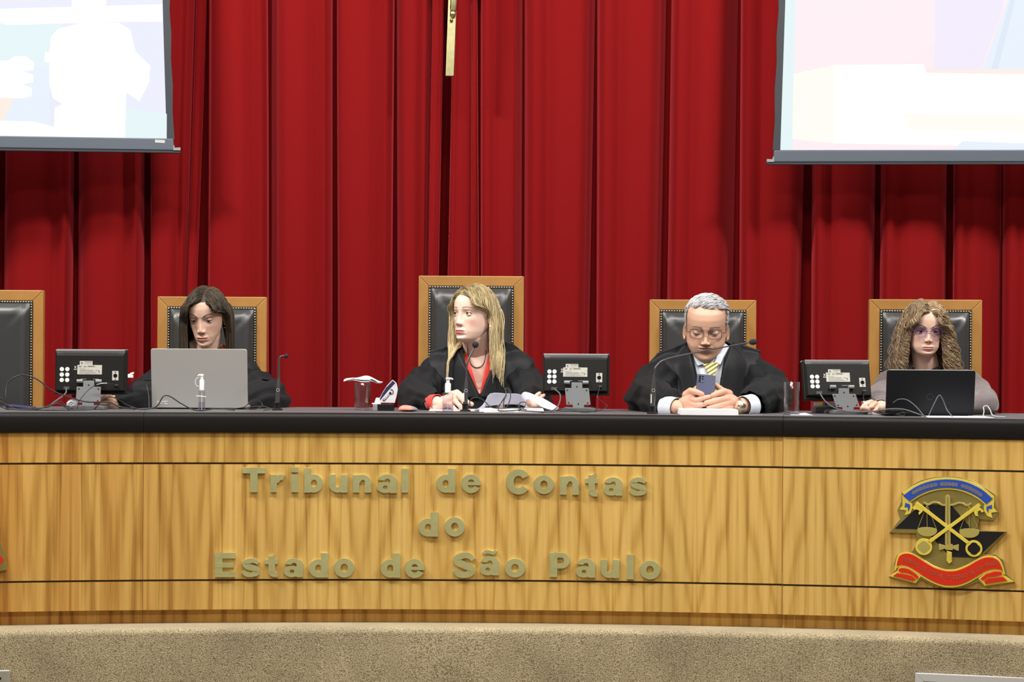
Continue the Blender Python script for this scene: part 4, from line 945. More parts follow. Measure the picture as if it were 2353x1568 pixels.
m = MB(); q = W(899, 899, Y_); m.tube([(q.x+.009*math.cos(a)*(.9), Y_-.0048, q.z-.003+.009*math.sin(a)) for a in np.linspace(-1.9, 1.9, 14)], .0014, 5); obj('round_mark', m, 'black_plastic', pk)
# ---- coral and grey hand-held device / mouse
b = desk(938, .22); k = KY(b.y)
t = thing('computer_mouse', 'rounded coral and grey mouse lying left of the blonde woman', 'mouse', b)
P = []; w_, l_, h_ = .024, .0375, .024
def shell(x0, x1, sc=1., zmin=0.):
    P = []
    for i in range(17):
        u = x0+(x1-x0)*i/16; r_ = math.sqrt(max(0, 1-abs(u)**2.4)); row = []
        for j in range(15):
            a = PI*j/14; row.append((b.x+u*l_*sc, b.y-math.cos(a)*w_*r_*sc, DT+.005+(h_*.8*(1-.25*u))*r_*math.sin(a)**.8*sc*(.95)))
        P.append(row)
    return MB().grid(np.array(P))
obj('top_shell', shell(-1, .42), 'coral', t, solid=.001); obj('grey_end', shell(.40, 1, 1.005), 'grey_plastic', t, solid=.001)
obj('underside', MB().ell((b.x, b.y, DT+.0065), (l_*.97, w_*.97, .0065), n=28, m=10), 'black_plastic', t)
# ---- papers
def sheets(name, pts, z0, z1, depth, mt, label, cat='paper', top=None, group=None):
    """low stack: front-edge pixels (x0,x1), thickness, depth along +y"""
    x0, x1, d = pts; a, b_ = desk(x0, d), desk(x1, d); n = 14; m = MB()
    P = []
    for z in (z0, z1):
        pass
    y0, y1 = min(a.y, b_.y), min(a.y, b_.y)+depth
    m.prism([(a.x, DT+z0), (b_.x, DT+z0), (b_.x-.001, DT+z1), (a.x+.001, DT+z1)], y0, y1)
    o = obj(name, m, mt, bevel=.0006); return tag(o, label, cat, group)
sheets('paper_stack', (1101, 1250, .15), .0005, .0125, .19, 'paper_white', 'flat white pad of paper in front of the curled documents')
sheets('document', (1563, 1697, .06), .0005, .0205, .20, 'paper_white', 'thick white document under the hands of the grey-haired man')
sheets('paper_sheet', (2130, 2285, .075), .0005, .003, .16, 'paper', 'thin white sheets along the edge before the black laptop')
sheets('paper_sheet', (985, 1092, .26), .0005, .0045, .16, 'paper', 'thin white sheet under the writing hand of the blonde woman')
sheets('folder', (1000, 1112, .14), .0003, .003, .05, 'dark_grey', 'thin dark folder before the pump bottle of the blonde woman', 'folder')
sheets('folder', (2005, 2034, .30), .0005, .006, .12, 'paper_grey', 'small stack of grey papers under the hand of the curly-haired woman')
# curled pages
def curl(name, poly, label, mt, dpt, amp=.0):
    """rows of pixel control points, each with its own depth -> draped sheet"""
    P = [[tuple(W(x, y, desk(x, dpt+o).y)) for x, y, o in row] for row in poly]
    P = np.array(P); m_, n_ = P.shape[:2]
    Q = np.array([spline(P[i], 20) for i in range(m_)]); Q = np.array([spline(Q[:, j], 12) for j in range(20)]).transpose(1, 0, 2)
    Q[:, :, 2] = np.maximum(Q[:, :, 2], DT+.002)
    return tag(obj(name, MB().grid(Q), mt, solid=.0012), label, 'paper')
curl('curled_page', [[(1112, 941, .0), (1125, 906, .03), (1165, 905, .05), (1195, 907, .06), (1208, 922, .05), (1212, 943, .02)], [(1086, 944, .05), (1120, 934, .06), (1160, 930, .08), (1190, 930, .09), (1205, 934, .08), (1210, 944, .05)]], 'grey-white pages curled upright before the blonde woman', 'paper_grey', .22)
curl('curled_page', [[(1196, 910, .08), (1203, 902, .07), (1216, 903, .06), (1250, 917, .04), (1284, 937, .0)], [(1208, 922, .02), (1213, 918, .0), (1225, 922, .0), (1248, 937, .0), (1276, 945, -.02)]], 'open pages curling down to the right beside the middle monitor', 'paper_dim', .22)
# ---- box and gadget behind the right monitor
b = desk(1880, .46); k = KY(b.y)
t = thing('desk_telephone', 'low black box with a printed card on top, behind the right monitor', 'telephone', b)
x0, x1 = W(1868, 940, b.y).x, W(1925, 940, b.y).x
obj('housing', MB().prism([(x0, DT+.0005), (x1, DT+.0005), (x1, DT+.030), (x0+.004, DT+.024)], b.y-.05, b.y+.05), 'dark_grey', t, bevel=.003)
obj('printed_card', MB().prism([(x0-.002, DT+.028), (x1, DT+.029), (x1, DT+.044), (x0-.001, DT+.043)], b.y-.03, b.y-.028), 'label', t)
obj('yellow_sticker', MB().box((x0+.026, b.y-.0315, DT+.036), (.015, .001, .013)), 'gold', t); obj('teal_sticker', MB().box((x0+.046, b.y-.0315, DT+.036), (.010, .001, .012)), 'dark_grey', t)
# crumpled white thing left of the first monitor stand
b = desk(165, .50); m = MB().ell((b.x, b.y, DT+.016), (.022, .016, .0155), n=20, m=12); V = m.arr(); V += (rng.random(V.shape)-.5)*.006; V[:, 2] = np.maximum(V[:, 2], DT); m.V = [V]
m.box((b.x+.012, b.y, DT+.030), (.022, .012, .010), rot=M3(.3, .5, .2)); m.SM = [False]*len(m.F); tag(obj('tissue', m, 'paper'), 'crumpled white tissue left of the far left monitor stand', 'tissue')
b = desk(47, .34); t = thing('folder', 'closed dark blue folder by the empty chair at far left', 'folder', b)
obj('cover', MB().prism([(-.050, .012), (.047, .002), (.050, .009), (-.047, .019)], -.05, .05).xf(None, b), 'navy', t, bevel=.002)
obj('pages', MB().prism([(-.046, .0005), (.047, .0005), (.047, .003), (-.046, .012)], -.045, .048).xf(None, b), 'dark_grey', t)
# ---- cables
def cable(label, pts, r=.0021, m_='cable', n=70, d0=.2, cat='cable', white=False):
    P = []
    for q in pts:
        x, y = q[0], q[1]; d = q[2] if len(q) > 2 else d0
        g = desk(x, d, y); p = W(x, y, g.y); P.append((p.x, p.y, max(p.z, DT+r+.0003)))
    C_ = spline(P, n); C_[:, 2] = np.maximum(C_[:, 2], DT+r+.0002)
    return tag(obj('cable', MB().tube(C_, r, 8), m_), label, cat)
cable('black cable arching high over the desk from the far left to the monitor stand', [(20, 939, .18), (13, 915, .18), (18, 880, .2), (50, 862, .2), (85, 872, .2), (120, 898, .2), (165, 915, .2), (200, 924, .22), (250, 925, .25), (275, 935, .25), (310, 941, .2)], .0026, 'cable')
for i, (l, p) in enumerate([('lowest of the black cables bunched along the far left desk edge', [(-20, 925, .12), (10, 938, .12), (50, 942, .1), (90, 940, .12), (130, 928, .14), (160, 942, .15)]), ('middle of the black cables bunched along the far left desk edge', [(-20, 915, .16), (8, 926, .15), (35, 940, .14), (70, 939, .14), (110, 936, .16), (137, 924, .2), (155, 935, .2), (175, 942, .2)]),
                            ('black cable looping from the bunch to under the left monitor stand', [(-20, 905, .2), (12, 922, .2), (20, 938, .2), (60, 942, .2), (200, 942, .14), (222, 935, .12), (240, 915, .12), (262, 914, .12), (290, 930, .14), (320, 941, .14)])]):
    cable(l, p, .0022, 'cable')
def pcable(label, start, pts, r, m_='cable'):
    P = [tuple(start)]
    for q in pts: g = desk(q[0], q[2], q[1]); p = W(q[0], q[1], g.y); P.append((p.x, p.y, max(p.z, DT+r+.0003)))
    return tag(obj('cable', MB().tube(spline(P, 60), r, 8), m_), label, 'cable')
pcable('grey video cable hanging from the far left monitor back', v1, [(150, 905, .30), (128, 922, .26), (105, 936, .2), (60, 941, .18)], .003, 'cable_grey')
pcable('thin cable of the far left monitor running behind its neck', w1, [(250, 882, .30), (225, 884, .28), (205, 895, .30), (185, 918, .30), (176, 941, .3)], .0012, 'cable')
tag(obj('cable', MB().tube(spline([W(222, 885, F(-1.6)+.315), W(234, 882, F(-1.6)+.31), W(246, 881.5, F(-1.6)+.315)], 12), .0020, 8), 'white_plastic'), 'short white cable end beside the left monitor hinge', 'cable')
cable('thin cable rising behind the pink-tinted bottle', [(302, 880, .50), (318, 871, .45), (332, 876, .4), (341, 905, .35), (343, 941, .3)], .0018, 'cable')
cable('black cable peaking before the lower left corner of the silver laptop', [(300, 938, .16), (330, 941, .14), (360, 934, .13), (375, 912, .13), (390, 911, .13), (415, 927, .13), (445, 942, .14), (470, 943, .14), (500, 939, .14), (540, 943, .14)], .0023, 'cable')
cable('black cable loop right of the silver laptop', [(520, 941, .2), (560, 936, .2), (575, 923, .22), (592, 920, .25), (603, 932, .25), (585, 941, .22), (560, 938, .2), (600, 934, .18), (622, 940, .16), (605, 943, .15)], .0018, 'cable')
cable('black cable looping right of the upright microphone', [(1080, 936, .2), (1080, 922, .2), (1090, 914, .2), (1108, 918, .2), (1128, 936, .2), (1150, 939, .14), (1185, 938, .12), (1210, 942, .12)], .0019, 'cable')
cable('black cable bundle standing up before the curled pages', [(1140, 938, .12), (1155, 922, .14), (1163, 905, .15), (1160, 893, .16), (1170, 896, .16), (1173, 912, .15), (1167, 932, .14), (1158, 938, .13), (1158, 922, .13), (1164, 908, .14), (1152, 925, .13), (1145, 943, .12), (1165, 945, .12), (1200, 940, .12), (1208, 926, .13), (1195, 926, .14), (1192, 940, .13)], .0018, 'cable', n=120)
pcable('grey video cable curving down from the middle monitor', v2, [(1286, 905, .30), (1287, 920, .26), (1280, 936, .22), (1262, 946, .16), (1225, 946, .14), (1190, 943, .14)], .0026, 'cable_grey')
pcable('thin power cable of the middle monitor falling to its right', w2, [(1373, 912, .30), (1382, 922, .3), (1395, 935, .3), (1372, 944, .26), (1340, 948, .2), (1300, 940, .2), (1275, 944, .2)], .0012, 'cable')
pcable('grey video cable of the right monitor sweeping right past the hand', v3, [(1896, 922, .26), (1915, 936, .2), (1950, 946, .14), (2000, 946, .12), (2050, 940, .12), (2080, 942, .12), (2110, 952, .1), (2128, 957, .1)], .0026, 'cable_grey')
pcable('thin power cable of the right monitor with a white end', w3, [(1984, 915, .33), (1990, 925, .32), (2000, 938, .3), (2015, 950, .26), (2040, 951, .15)], .0014, 'cable')
cable('grey cable arc low across the black laptop lid, left side', [(2052, 926, .15), (2066, 918, .14), (2085, 920, .13), (2105, 935, .11), (2122, 955, .09)], .0020, 'cable_grey')
cable('grey cable forming a pointed arch before the black laptop', [(2134, 955, .10), (2148, 925, .11), (2158, 909, .12), (2166, 918, .12), (2176, 942, .11), (2188, 957, .08)], .0021, 'cable_grey')
cable('thin dark cable coiled low before the black laptop', [(2046, 944, .14), (2070, 943, .13), (2078, 955, .12), (2060, 952, .12), (2090, 948, .12), (2126, 957, .1)], .0015, 'cable')
cable('white cable bent up at the right end of the papers', [(2259, 957, .15), (2261, 945, .16), (2260, 936, .17), (2268, 933, .17), (2275, 942, .16), (2283, 956, .14), (2310, 959, .14)], .0021, 'light_grey')
# ================================================================ PEOPLE
def rings_head(fat=0., jaw=1., nose=1., n1=190, n2=170, noz=1., chin=1., zmap=None):
    """head in local metres: eyes at z=0, face towards -y, chin -.118, crown +.116"""
    zt = [(-.118, .010), (-.114, .024), (-.104, .037), (-.09, .0465), (-.07, .055), (-.05, .0605), (-.03, .0645), (-.01, .068), (.01, .070), (.03, .072), (.05, .0725), (.07, .069), (.09, .058), (.103, .042), (.112, .022), (.116, .002)]
    ft = [(-.118, .072), (-.114, .080), (-.104, .087), (-.09, .086), (-.07, .088), (-.05, .087), (-.03, .086), (-.01, .086), (.01, .088), (.03, .0905), (.05, .088), (.07, .080), (.09, .062), (.103, .044), (.112, .022), (.116, .002)]
    bt = [(-.118, -.05), (-.114, -.035), (-.104, -.008), (-.09, .02), (-.07, .045), (-.05, .065), (-.03, .08), (-.01, .090), (.01, .096), (.03, .099), (.05, .097), (.07, .089), (.09, .070), (.103, .048), (.112, .024), (.116, .002)]
    zz = np.interp(np.linspace(0, 1, n1), [0, .04, .75, 1], [-.118, -.112, .06, .116]); th = np.linspace(0, 2*PI, n2, endpoint=False)
    Z = np.repeat(zz[:, None], n2, 1)
    def sm(tab):
        v = np.interp(zz, [a for a, _ in tab], [b for _, b in tab]); k = np.ones(7)/7; p = np.pad(v, 3, mode='edge'); v2 = np.convolve(p, k, 'valid'); wgt = np.clip((.113-zz)/.02, 0, 1)*np.clip((zz+.118)/.01, 0, 1); return v*(1-wgt)+v2*wgt
    w_, f_, b_ = sm(zt), sm(ft), sm(bt)
    w_ = w_*(1+fat*np.exp(-((zz+.065)/.04)**2))*(1+(jaw-1)*np.exp(-((zz+.09)/.035)**2))
    yw = np.interp(zz, [-.118, -.09, -.05, 0, .116], [-.04, -.012, .008, .012, .008])
    c, s_ = np.cos(th), np.sin(th)
    X = w_[:, None]*np.sign(c)*np.abs(c)**.92
    fr = -np.abs(s_)**.88; Y = np.where(s_ < 0, yw[:, None]+(f_+yw)[:, None]*fr, yw[:, None]+np.maximum(b_-yw, .002)[:, None]*np.abs(s_)**.95)
    face = np.clip((-Y-.0)/.05, 0, 1)*(s_ < 0)
    g = lambda v, c0, s0: np.exp(-((v-c0)/s0)**2)
    ax = np.abs(X); D = np.zeros_like(X)
    D += -.0060*g(ax, .032, .0175)*g(Z, -.001, .0135)-.002*g(ax, .017, .007)*g(Z, 0, .010)
    D += .0035*g(ax, .026, .020)*g(Z, .0185, .007)
    Zk = Z; Z = Z/noz
    nh = np.interp(Z, [-.0600, -.0575, -.0545, -.051, -.047, -.040, -.030, -.018, -.004, .006, .016, .028], [0, .003, .009, .0165, .0205, .0215, .0175, .0125, .0075, .004, .0015, 0])*nose
    nw = np.interp(Z, [-.058, -.05, -.042, -.03, 0, .02], [.0135, .0125, .0115, .0102, .0095, .011])
    D += nh*np.exp(-(np.abs(X)/nw)**2.0)
    D += .0095*nose*g(ax, .0135, .0055)*g(Z, -.0475, .0068)-.004*g(ax, .0195, .003)*g(Z, -.047, .007)
    D += -.0055*g(ax, .0072, .0034)*g(Z, -.0552, .0026)
    Z = Zk
    D += .0035*g(ax, .044, .016)*g(Z, -.022, .014)-.0025*g(ax, .05, .012)*g(Z, -.058, .016)
    D += -.0016*g(ax-(.020+(-.05-Z)*.45), 0, .003)*g(Z, -.062, .013)
    ml = np.exp(-(ax/.0235)**4)
    D += .0048*ml*g(Z, -.0672-.02*ax*.0, .0040)+.0058*np.exp(-(ax/.0195)**4)*g(Z, -.0785, .0045)-.0042*ml*g(Z, -.0727, .0014)-.0016*g(ax, 0, .004)*g(Z, -.0635, .004)
    D += .003*g(ax, 0, .03)*g(Z, -.072, .014)-.0042*g(ax, 0, .018)*g(Z, -.089, .005)+.0045*g(ax, 0, .015)*g(Z, -.104, .008)
    D += .003*fat*8*g(ax, .035, .02)*g(Z, -.06, .02)
    Y = Y-D*face
    Z = np.where(Z < -.0725, -.0725+(Z+.0725)*chin, Z)
    if zmap: Z = np.interp(Z, [a for a, _ in zmap], [b for _, b in zmap])
    return np.stack([X, Y, Z], 2)
EYE = (.0315, -.0672, .0005)
def hframe(px, py, ye, yaw, pitch, roll, sc):
    R = np.array((Matrix.Rotation(yaw, 3, 'Z')@Matrix.Rotation(pitch, 3, 'X')@Matrix.Rotation(roll, 3, 'Y')))
    return R, np.array(W(px, py, ye))-sc*(R@np.array((0, -.079, 0))), sc
def frame(pos, yaw, pitch, roll=0, sc=1.):
    R = np.array((Matrix.Rotation(yaw, 3, 'Z')@Matrix.Rotation(pitch, 3, 'X')@Matrix.Rotation(roll, 3, 'Y')))
    return R, np.array(pos), sc
def tow(P, fr): R, t, s = fr; return np.asarray(P)*s@R.T+t
def tol(P, fr): R, t, s = fr; return (np.asarray(P)-t)@R/s
def skin_material(name, base, rough=.45):
    m = mat(name, base, rough, sss=.12, spec=.4, attr='Col'); return m
MT['skin'] = skin_material('skin', (.6, .4, .3))
MT['eye_white'] = mat('eye_white', (.75, .72, .70), .15)
MT['eye_blue'] = mat('iris_blue_grey', (.10, .13, .17), .2); MT['eye_brown'] = mat('iris_brown', (.05, .03, .02), .2); MT['pupil'] = mat('pupil', (.004, .004, .004), .1)
MT['hair'] = mat('hair_strands', (.1, .08, .06), .5, spec=.28, attr='Col')
MT['lash'] = mat('lash', (.015, .012, .012), .6)

def set_col(me, cols):
    a = me.color_attributes.new('Col', 'FLOAT_COLOR', 'POINT'); a.data.foreach_set('color', np.c_[cols, np.ones(len(cols))].astype(np.float32).ravel())

def body(par, hf, tone, lips, brow, neck, coarse, hands, lid_u, lid_l, fat=0., jaw=1., nose=1., brow_w=1., brow_shape=0., gaze=(0, 0), iris='eye_brown', shadow=(1, 1, 1), chest=None, nailc=None, blush=.5, noz=1., chin=1., zmap=None):
    """one continuous skin mesh: head + neck + chest + arms + hands"""
    H = MB().grid(tow(rings_head(fat, jaw, nose, noz=noz, chin=chin, zmap=zmap).reshape(-1, 3), hf).reshape(190, 170, 3), closed_u=True)
    H.F += [list(range(169, -1, -1)), list(range(189*170, 190*170))]; H.MI += [0, 0]; H.SM += [True, True]
    for a, ra, b, rb in neck: H.caps(a, ra, b, rb)
    for c, r in (chest or []): H.ell(c, r)
    # ears as part of the union
    for sg in (-1, 1):
        er = MB().ell((0, 0, 0), (.0030, .0135, .0270)); rim = [(.004, .006-.0155*math.cos(a)*(1 if a < PI else .75), .029*math.sin(a)*1) for a in np.linspace(-2.2, 2.6, 22)]
        er2 = MB().tube([(x+.003, .0140*math.sin(t_), .0275*math.cos(t_)) for t_, x in zip(np.linspace(-.9, 3.0, 24), np.linspace(-.002, 0, 24))], .0026, 8)
        er2.ell((.002, -.004, -.026), (.004, .007, .008)); er.join(er2)
        er.xf(np.diag([sg, 1, 1])); 
        if sg < 0: er.F = [f[::-1] for f in er.F]
        er.xf(M3(.15, 0, sg*-.35)); er.xf(None, (sg*.0735*(1+fat*.2), .022, -.022)); er.V = [tow(er.arr(), hf)]; H.join(er)
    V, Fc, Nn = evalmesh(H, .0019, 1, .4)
    # colours in head space
    L = tol(V, hf); x, y, z = L.T; ax = np.abs(x); fr = (y < -.02)
    if zmap: z = np.interp(z, [b for _, b in zmap], [a for a, _ in zmap])
    col = np.tile(np.array(tone, float), (len(V), 1))
    def mixc(wt, c): 
        nonlocal col; wt = np.clip(wt, 0, 1)[:, None]; col = col*(1-wt)+np.array(c)*wt
    g = lambda v, c0, s0: np.exp(-((v-c0)/s0)**2)
    t = np.array(tone)
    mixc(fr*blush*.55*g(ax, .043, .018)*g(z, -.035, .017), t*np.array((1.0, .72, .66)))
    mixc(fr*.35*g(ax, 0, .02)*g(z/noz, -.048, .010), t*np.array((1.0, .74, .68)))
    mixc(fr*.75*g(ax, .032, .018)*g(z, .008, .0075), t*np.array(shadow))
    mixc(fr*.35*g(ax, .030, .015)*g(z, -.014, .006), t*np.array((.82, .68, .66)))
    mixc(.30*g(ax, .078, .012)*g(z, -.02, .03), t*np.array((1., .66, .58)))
    lipm = fr*np.clip((1-(ax/.0235)**2.2-((z+.0725)/np.where(z > -.0725, .0078-.0015*g(ax, 0, .003), .0098))**2)*4, 0, 1)*(y < -.07)
    mixc(lipm, lips)
    mixc(fr*(y < -.07)*.8*np.clip(1-(ax/.024)**4, 0, 1)*g(z, -.0727, .0011), np.array(lips)*.35)
    mixc(fr*.9*g(ax, .0072, .0030)*g(z/noz, -.0556, .0020), t*.12)  # nostril hollows: shade painted into the skin colour
    bc = .0215+.0045*np.sin((ax-.012)/.036*PI*.8)+brow_shape*(ax-.03)
    mixc(fr*np.clip(1.3-np.abs(z-bc)/(.0036*brow_w*(1.15-(ax-.012)/.05)), 0, 1)*np.clip((ax-.011)/.003, 0, 1)*np.clip((.053-ax)/.006, 0, 1), brow)
    # hairline scalp tint is left to the hair mesh
    A = [V]; FF = list(Fc); n = len(V); CC = [col]
    def addm(m, cols, world=True):
        nonlocal n
        P = m.arr(); A.append(P); FF.extend([[i+n for i in f] for f in m.F]); n += len(P); CC.append(cols if not np.isscalar(cols[0]) else np.tile(cols, (len(P), 1)))
    # eyelids
    for sg in (-1, 1):
        for up in (1, 0):
            az = np.linspace(-88, 88, 27); P = []; cc = []
            for a in az:
                e = math.cos(math.radians(min(90, abs(a)*1.18)))
                lim = (lid_u if up else lid_l)*max(0, e)**.8 - 3*(1-e)
                els = np.linspace(lim, 86 if up else -86, 10)
                row = []
                for k, el in enumerate(els):
                    r = .01400 if k else .01330
                    ca, sa, ce, se = math.cos(math.radians(a)), math.sin(math.radians(a)), math.cos(math.radians(el)), math.sin(math.radians(el))
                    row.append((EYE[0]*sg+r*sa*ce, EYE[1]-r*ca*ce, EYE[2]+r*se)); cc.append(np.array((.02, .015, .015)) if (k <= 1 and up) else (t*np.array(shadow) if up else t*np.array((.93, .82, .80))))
                P.append(row)
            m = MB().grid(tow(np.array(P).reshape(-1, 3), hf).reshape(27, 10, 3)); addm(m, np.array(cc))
    # arms, torso and legs are carried by the same surface (under the clothes)
    m = MB()
    for a, ra, b, rb in coarse: m.caps(a, ra, b, rb, n=14)
    Vc, Fcc, _ = evalmesh(m, .009, 1); mm = MB().add(Vc, Fcc); addm(mm, np.array(tone, float))
    for hand in hands:
        m = MB()
        for ch in hand:
            for (p0, r0), (p1, r1) in zip(ch[:-1], ch[1:]): m.caps(p0, r0, p1, r1, n=14)
        Vh, Fh, _ = evalmesh(m, .0016, 2, .4); c_ = np.tile(t, (len(Vh), 1)); 
        for ch in hand:
            if len(ch) > 2:
                for (pp, rr), am in ((ch[-1], .5), (ch[1], .25)):
                    dd = np.linalg.norm(Vh-np.array(pp), axis=1); wt = np.clip(am*np.exp(-(dd/(rr*1.5))**2), 0, 1)[:, None]; c_ = c_*(1-wt)+(t*np.array((1., .68, .62)))*wt
        addm(MB().add(Vh, Fh), c_)
        if nailc is not None:
            pass
    VV = np.vstack(A); CCs = np.vstack(CC)
    base = np.array(par.location); me = raw('body', VV-base, FF); me.materials.append(MT['skin']); set_col(me, CCs)
    o = bpy.data.objects.new('body', me); C.objects.link(o); o.parent = par
    # eyeballs
    for sg in (-1, 1):
        gz = Vector((math.sin(gaze[0])*math.cos(gaze[1]), -math.cos(gaze[0])*math.cos(gaze[1]), math.sin(gaze[1])))
        pr = [(1e-4, -.0129)]+[(.0129*math.sin(a), -.0129*math.cos(a)) for a in np.linspace(.2, PI-.50, 14)]
        zi = .0129*math.cos(.50); e = MB().lathe(pr+[(.0056, zi)], 24, axis=gz, mi=0)
        e.lathe([(.0062, zi-.0001), (.0056, zi+.0006), (.0026, zi+.0011)], 24, axis=gz, mi=1); e.lathe([(.0027, zi+.0009), (.0024, zi+.0013), (1e-4, zi+.0014)], 20, axis=gz, mi=2)
        e.xf(None, (EYE[0]*sg, EYE[1], EYE[2])); e.V = [tow(e.arr(), hf)]
        obj('eye', e, ['eye_white', iris, 'pupil'], par)
    return o, V, Fc, Nn

# ---------------------------------------------------------------- hair
def strands_mesh_(S_, r0, r1, cols, nside=3):
    """S_: (n,m,3) strand points -> triangular tubes"""
    n, m = S_.shape[:2]; T = np.gradient(S_, axis=1); T /= np.linalg.norm(T, axis=2, keepdims=True)+1e-12
    ref = np.array((.31, .87, .38)); u = np.cross(T, ref); u /= np.linalg.norm(u, axis=2, keepdims=True)+1e-12; v = np.cross(T, u)
    rr = r0*np.sin(np.linspace(.9, PI-.08, m))**.6+r1; rr = rr[None, :, None]*np.ones((n, 1, 1))
    V = np.stack([S_+rr*(math.cos(2*PI*k/nside)*u+math.sin(2*PI*k/nside)*v) for k in range(nside)], 2)   # n,m,k,3
    idx = np.arange(n*m*nside).reshape(n, m, nside)
    Fq = []
    for k in range(nside):
        a = idx[:, :-1, k]; b = idx[:, :-1, (k+1) % nside]; c = idx[:, 1:, (k+1) % nside]; d = idx[:, 1:, k]
        Fq.append(np.stack([a, b, c, d], -1).reshape(-1, 4))
    Fq = np.vstack(Fq); cc = np.repeat(cols, m*nside, 0)
    return V.reshape(-1, 3), Fq, cc
def quads_obj(name, V, Fq, mt, par, cols=None, extra=None):
    base = np.array(wloc(par)); 
    if extra is not None:
        Ve, Fe, Ce = extra; Fq = np.vstack([Fq, np.array(Fe)+len(V)]); V = np.vstack([V, Ve]); cols = np.vstack([cols, Ce])
    me = bpy.data.meshes.new(name); nv, nf = len(V), len(Fq)
    me.vertices.add(nv); me.vertices.foreach_set('co', (V-base).astype(np.float32).ravel())
    me.loops.add(nf*4); me.loops.foreach_set('vertex_index', Fq.astype(np.int32).ravel())
    me.polygons.add(nf); me.polygons.foreach_set('loop_start', np.arange(0, nf*4, 4, dtype=np.int32)); me.polygons.foreach_set('loop_total', np.full(nf, 4, dtype=np.int32))
    me.polygons.foreach_set('use_smooth', np.ones(nf, dtype=bool)); me.update(calc_edges=True); me.validate()
    if cols is not None: set_col(me, cols)
    me.materials.append(MT[mt]); o = bpy.data.objects.new(name, me); C.objects.link(o); o.parent = par; return o
def cap_hair(hf, hairline, grow, col, fat=0.):
    """scalp shell: head grid pushed outwards, kept above a hairline function"""
    P = rings_head(fat, n1=90, n2=96); c0 = np.array((0, .005, .02)); x, y, z = P[..., 0], P[..., 1], P[..., 2]
    keep = hairline(x, y, z); Q = c0+(P-c0)*grow; n1, n2 = P.shape[:2]; Fq = []
    idx = np.arange(n1*n2).reshape(n1, n2)
    a = idx[:-1]; b = np.roll(idx, -1, 1)[:-1]; c = np.roll(idx, -1, 1)[1:]; d = idx[1:]
    kk = keep[:-1] & np.roll(keep, -1, 1)[:-1] & np.roll(keep, -1, 1)[1:] & keep[1:]
    Fq = np.stack([a, b, c, d], -1)[kk]
    return tow(Q.reshape(-1, 3), hf), Fq, np.tile(col, (n1*n2, 1))
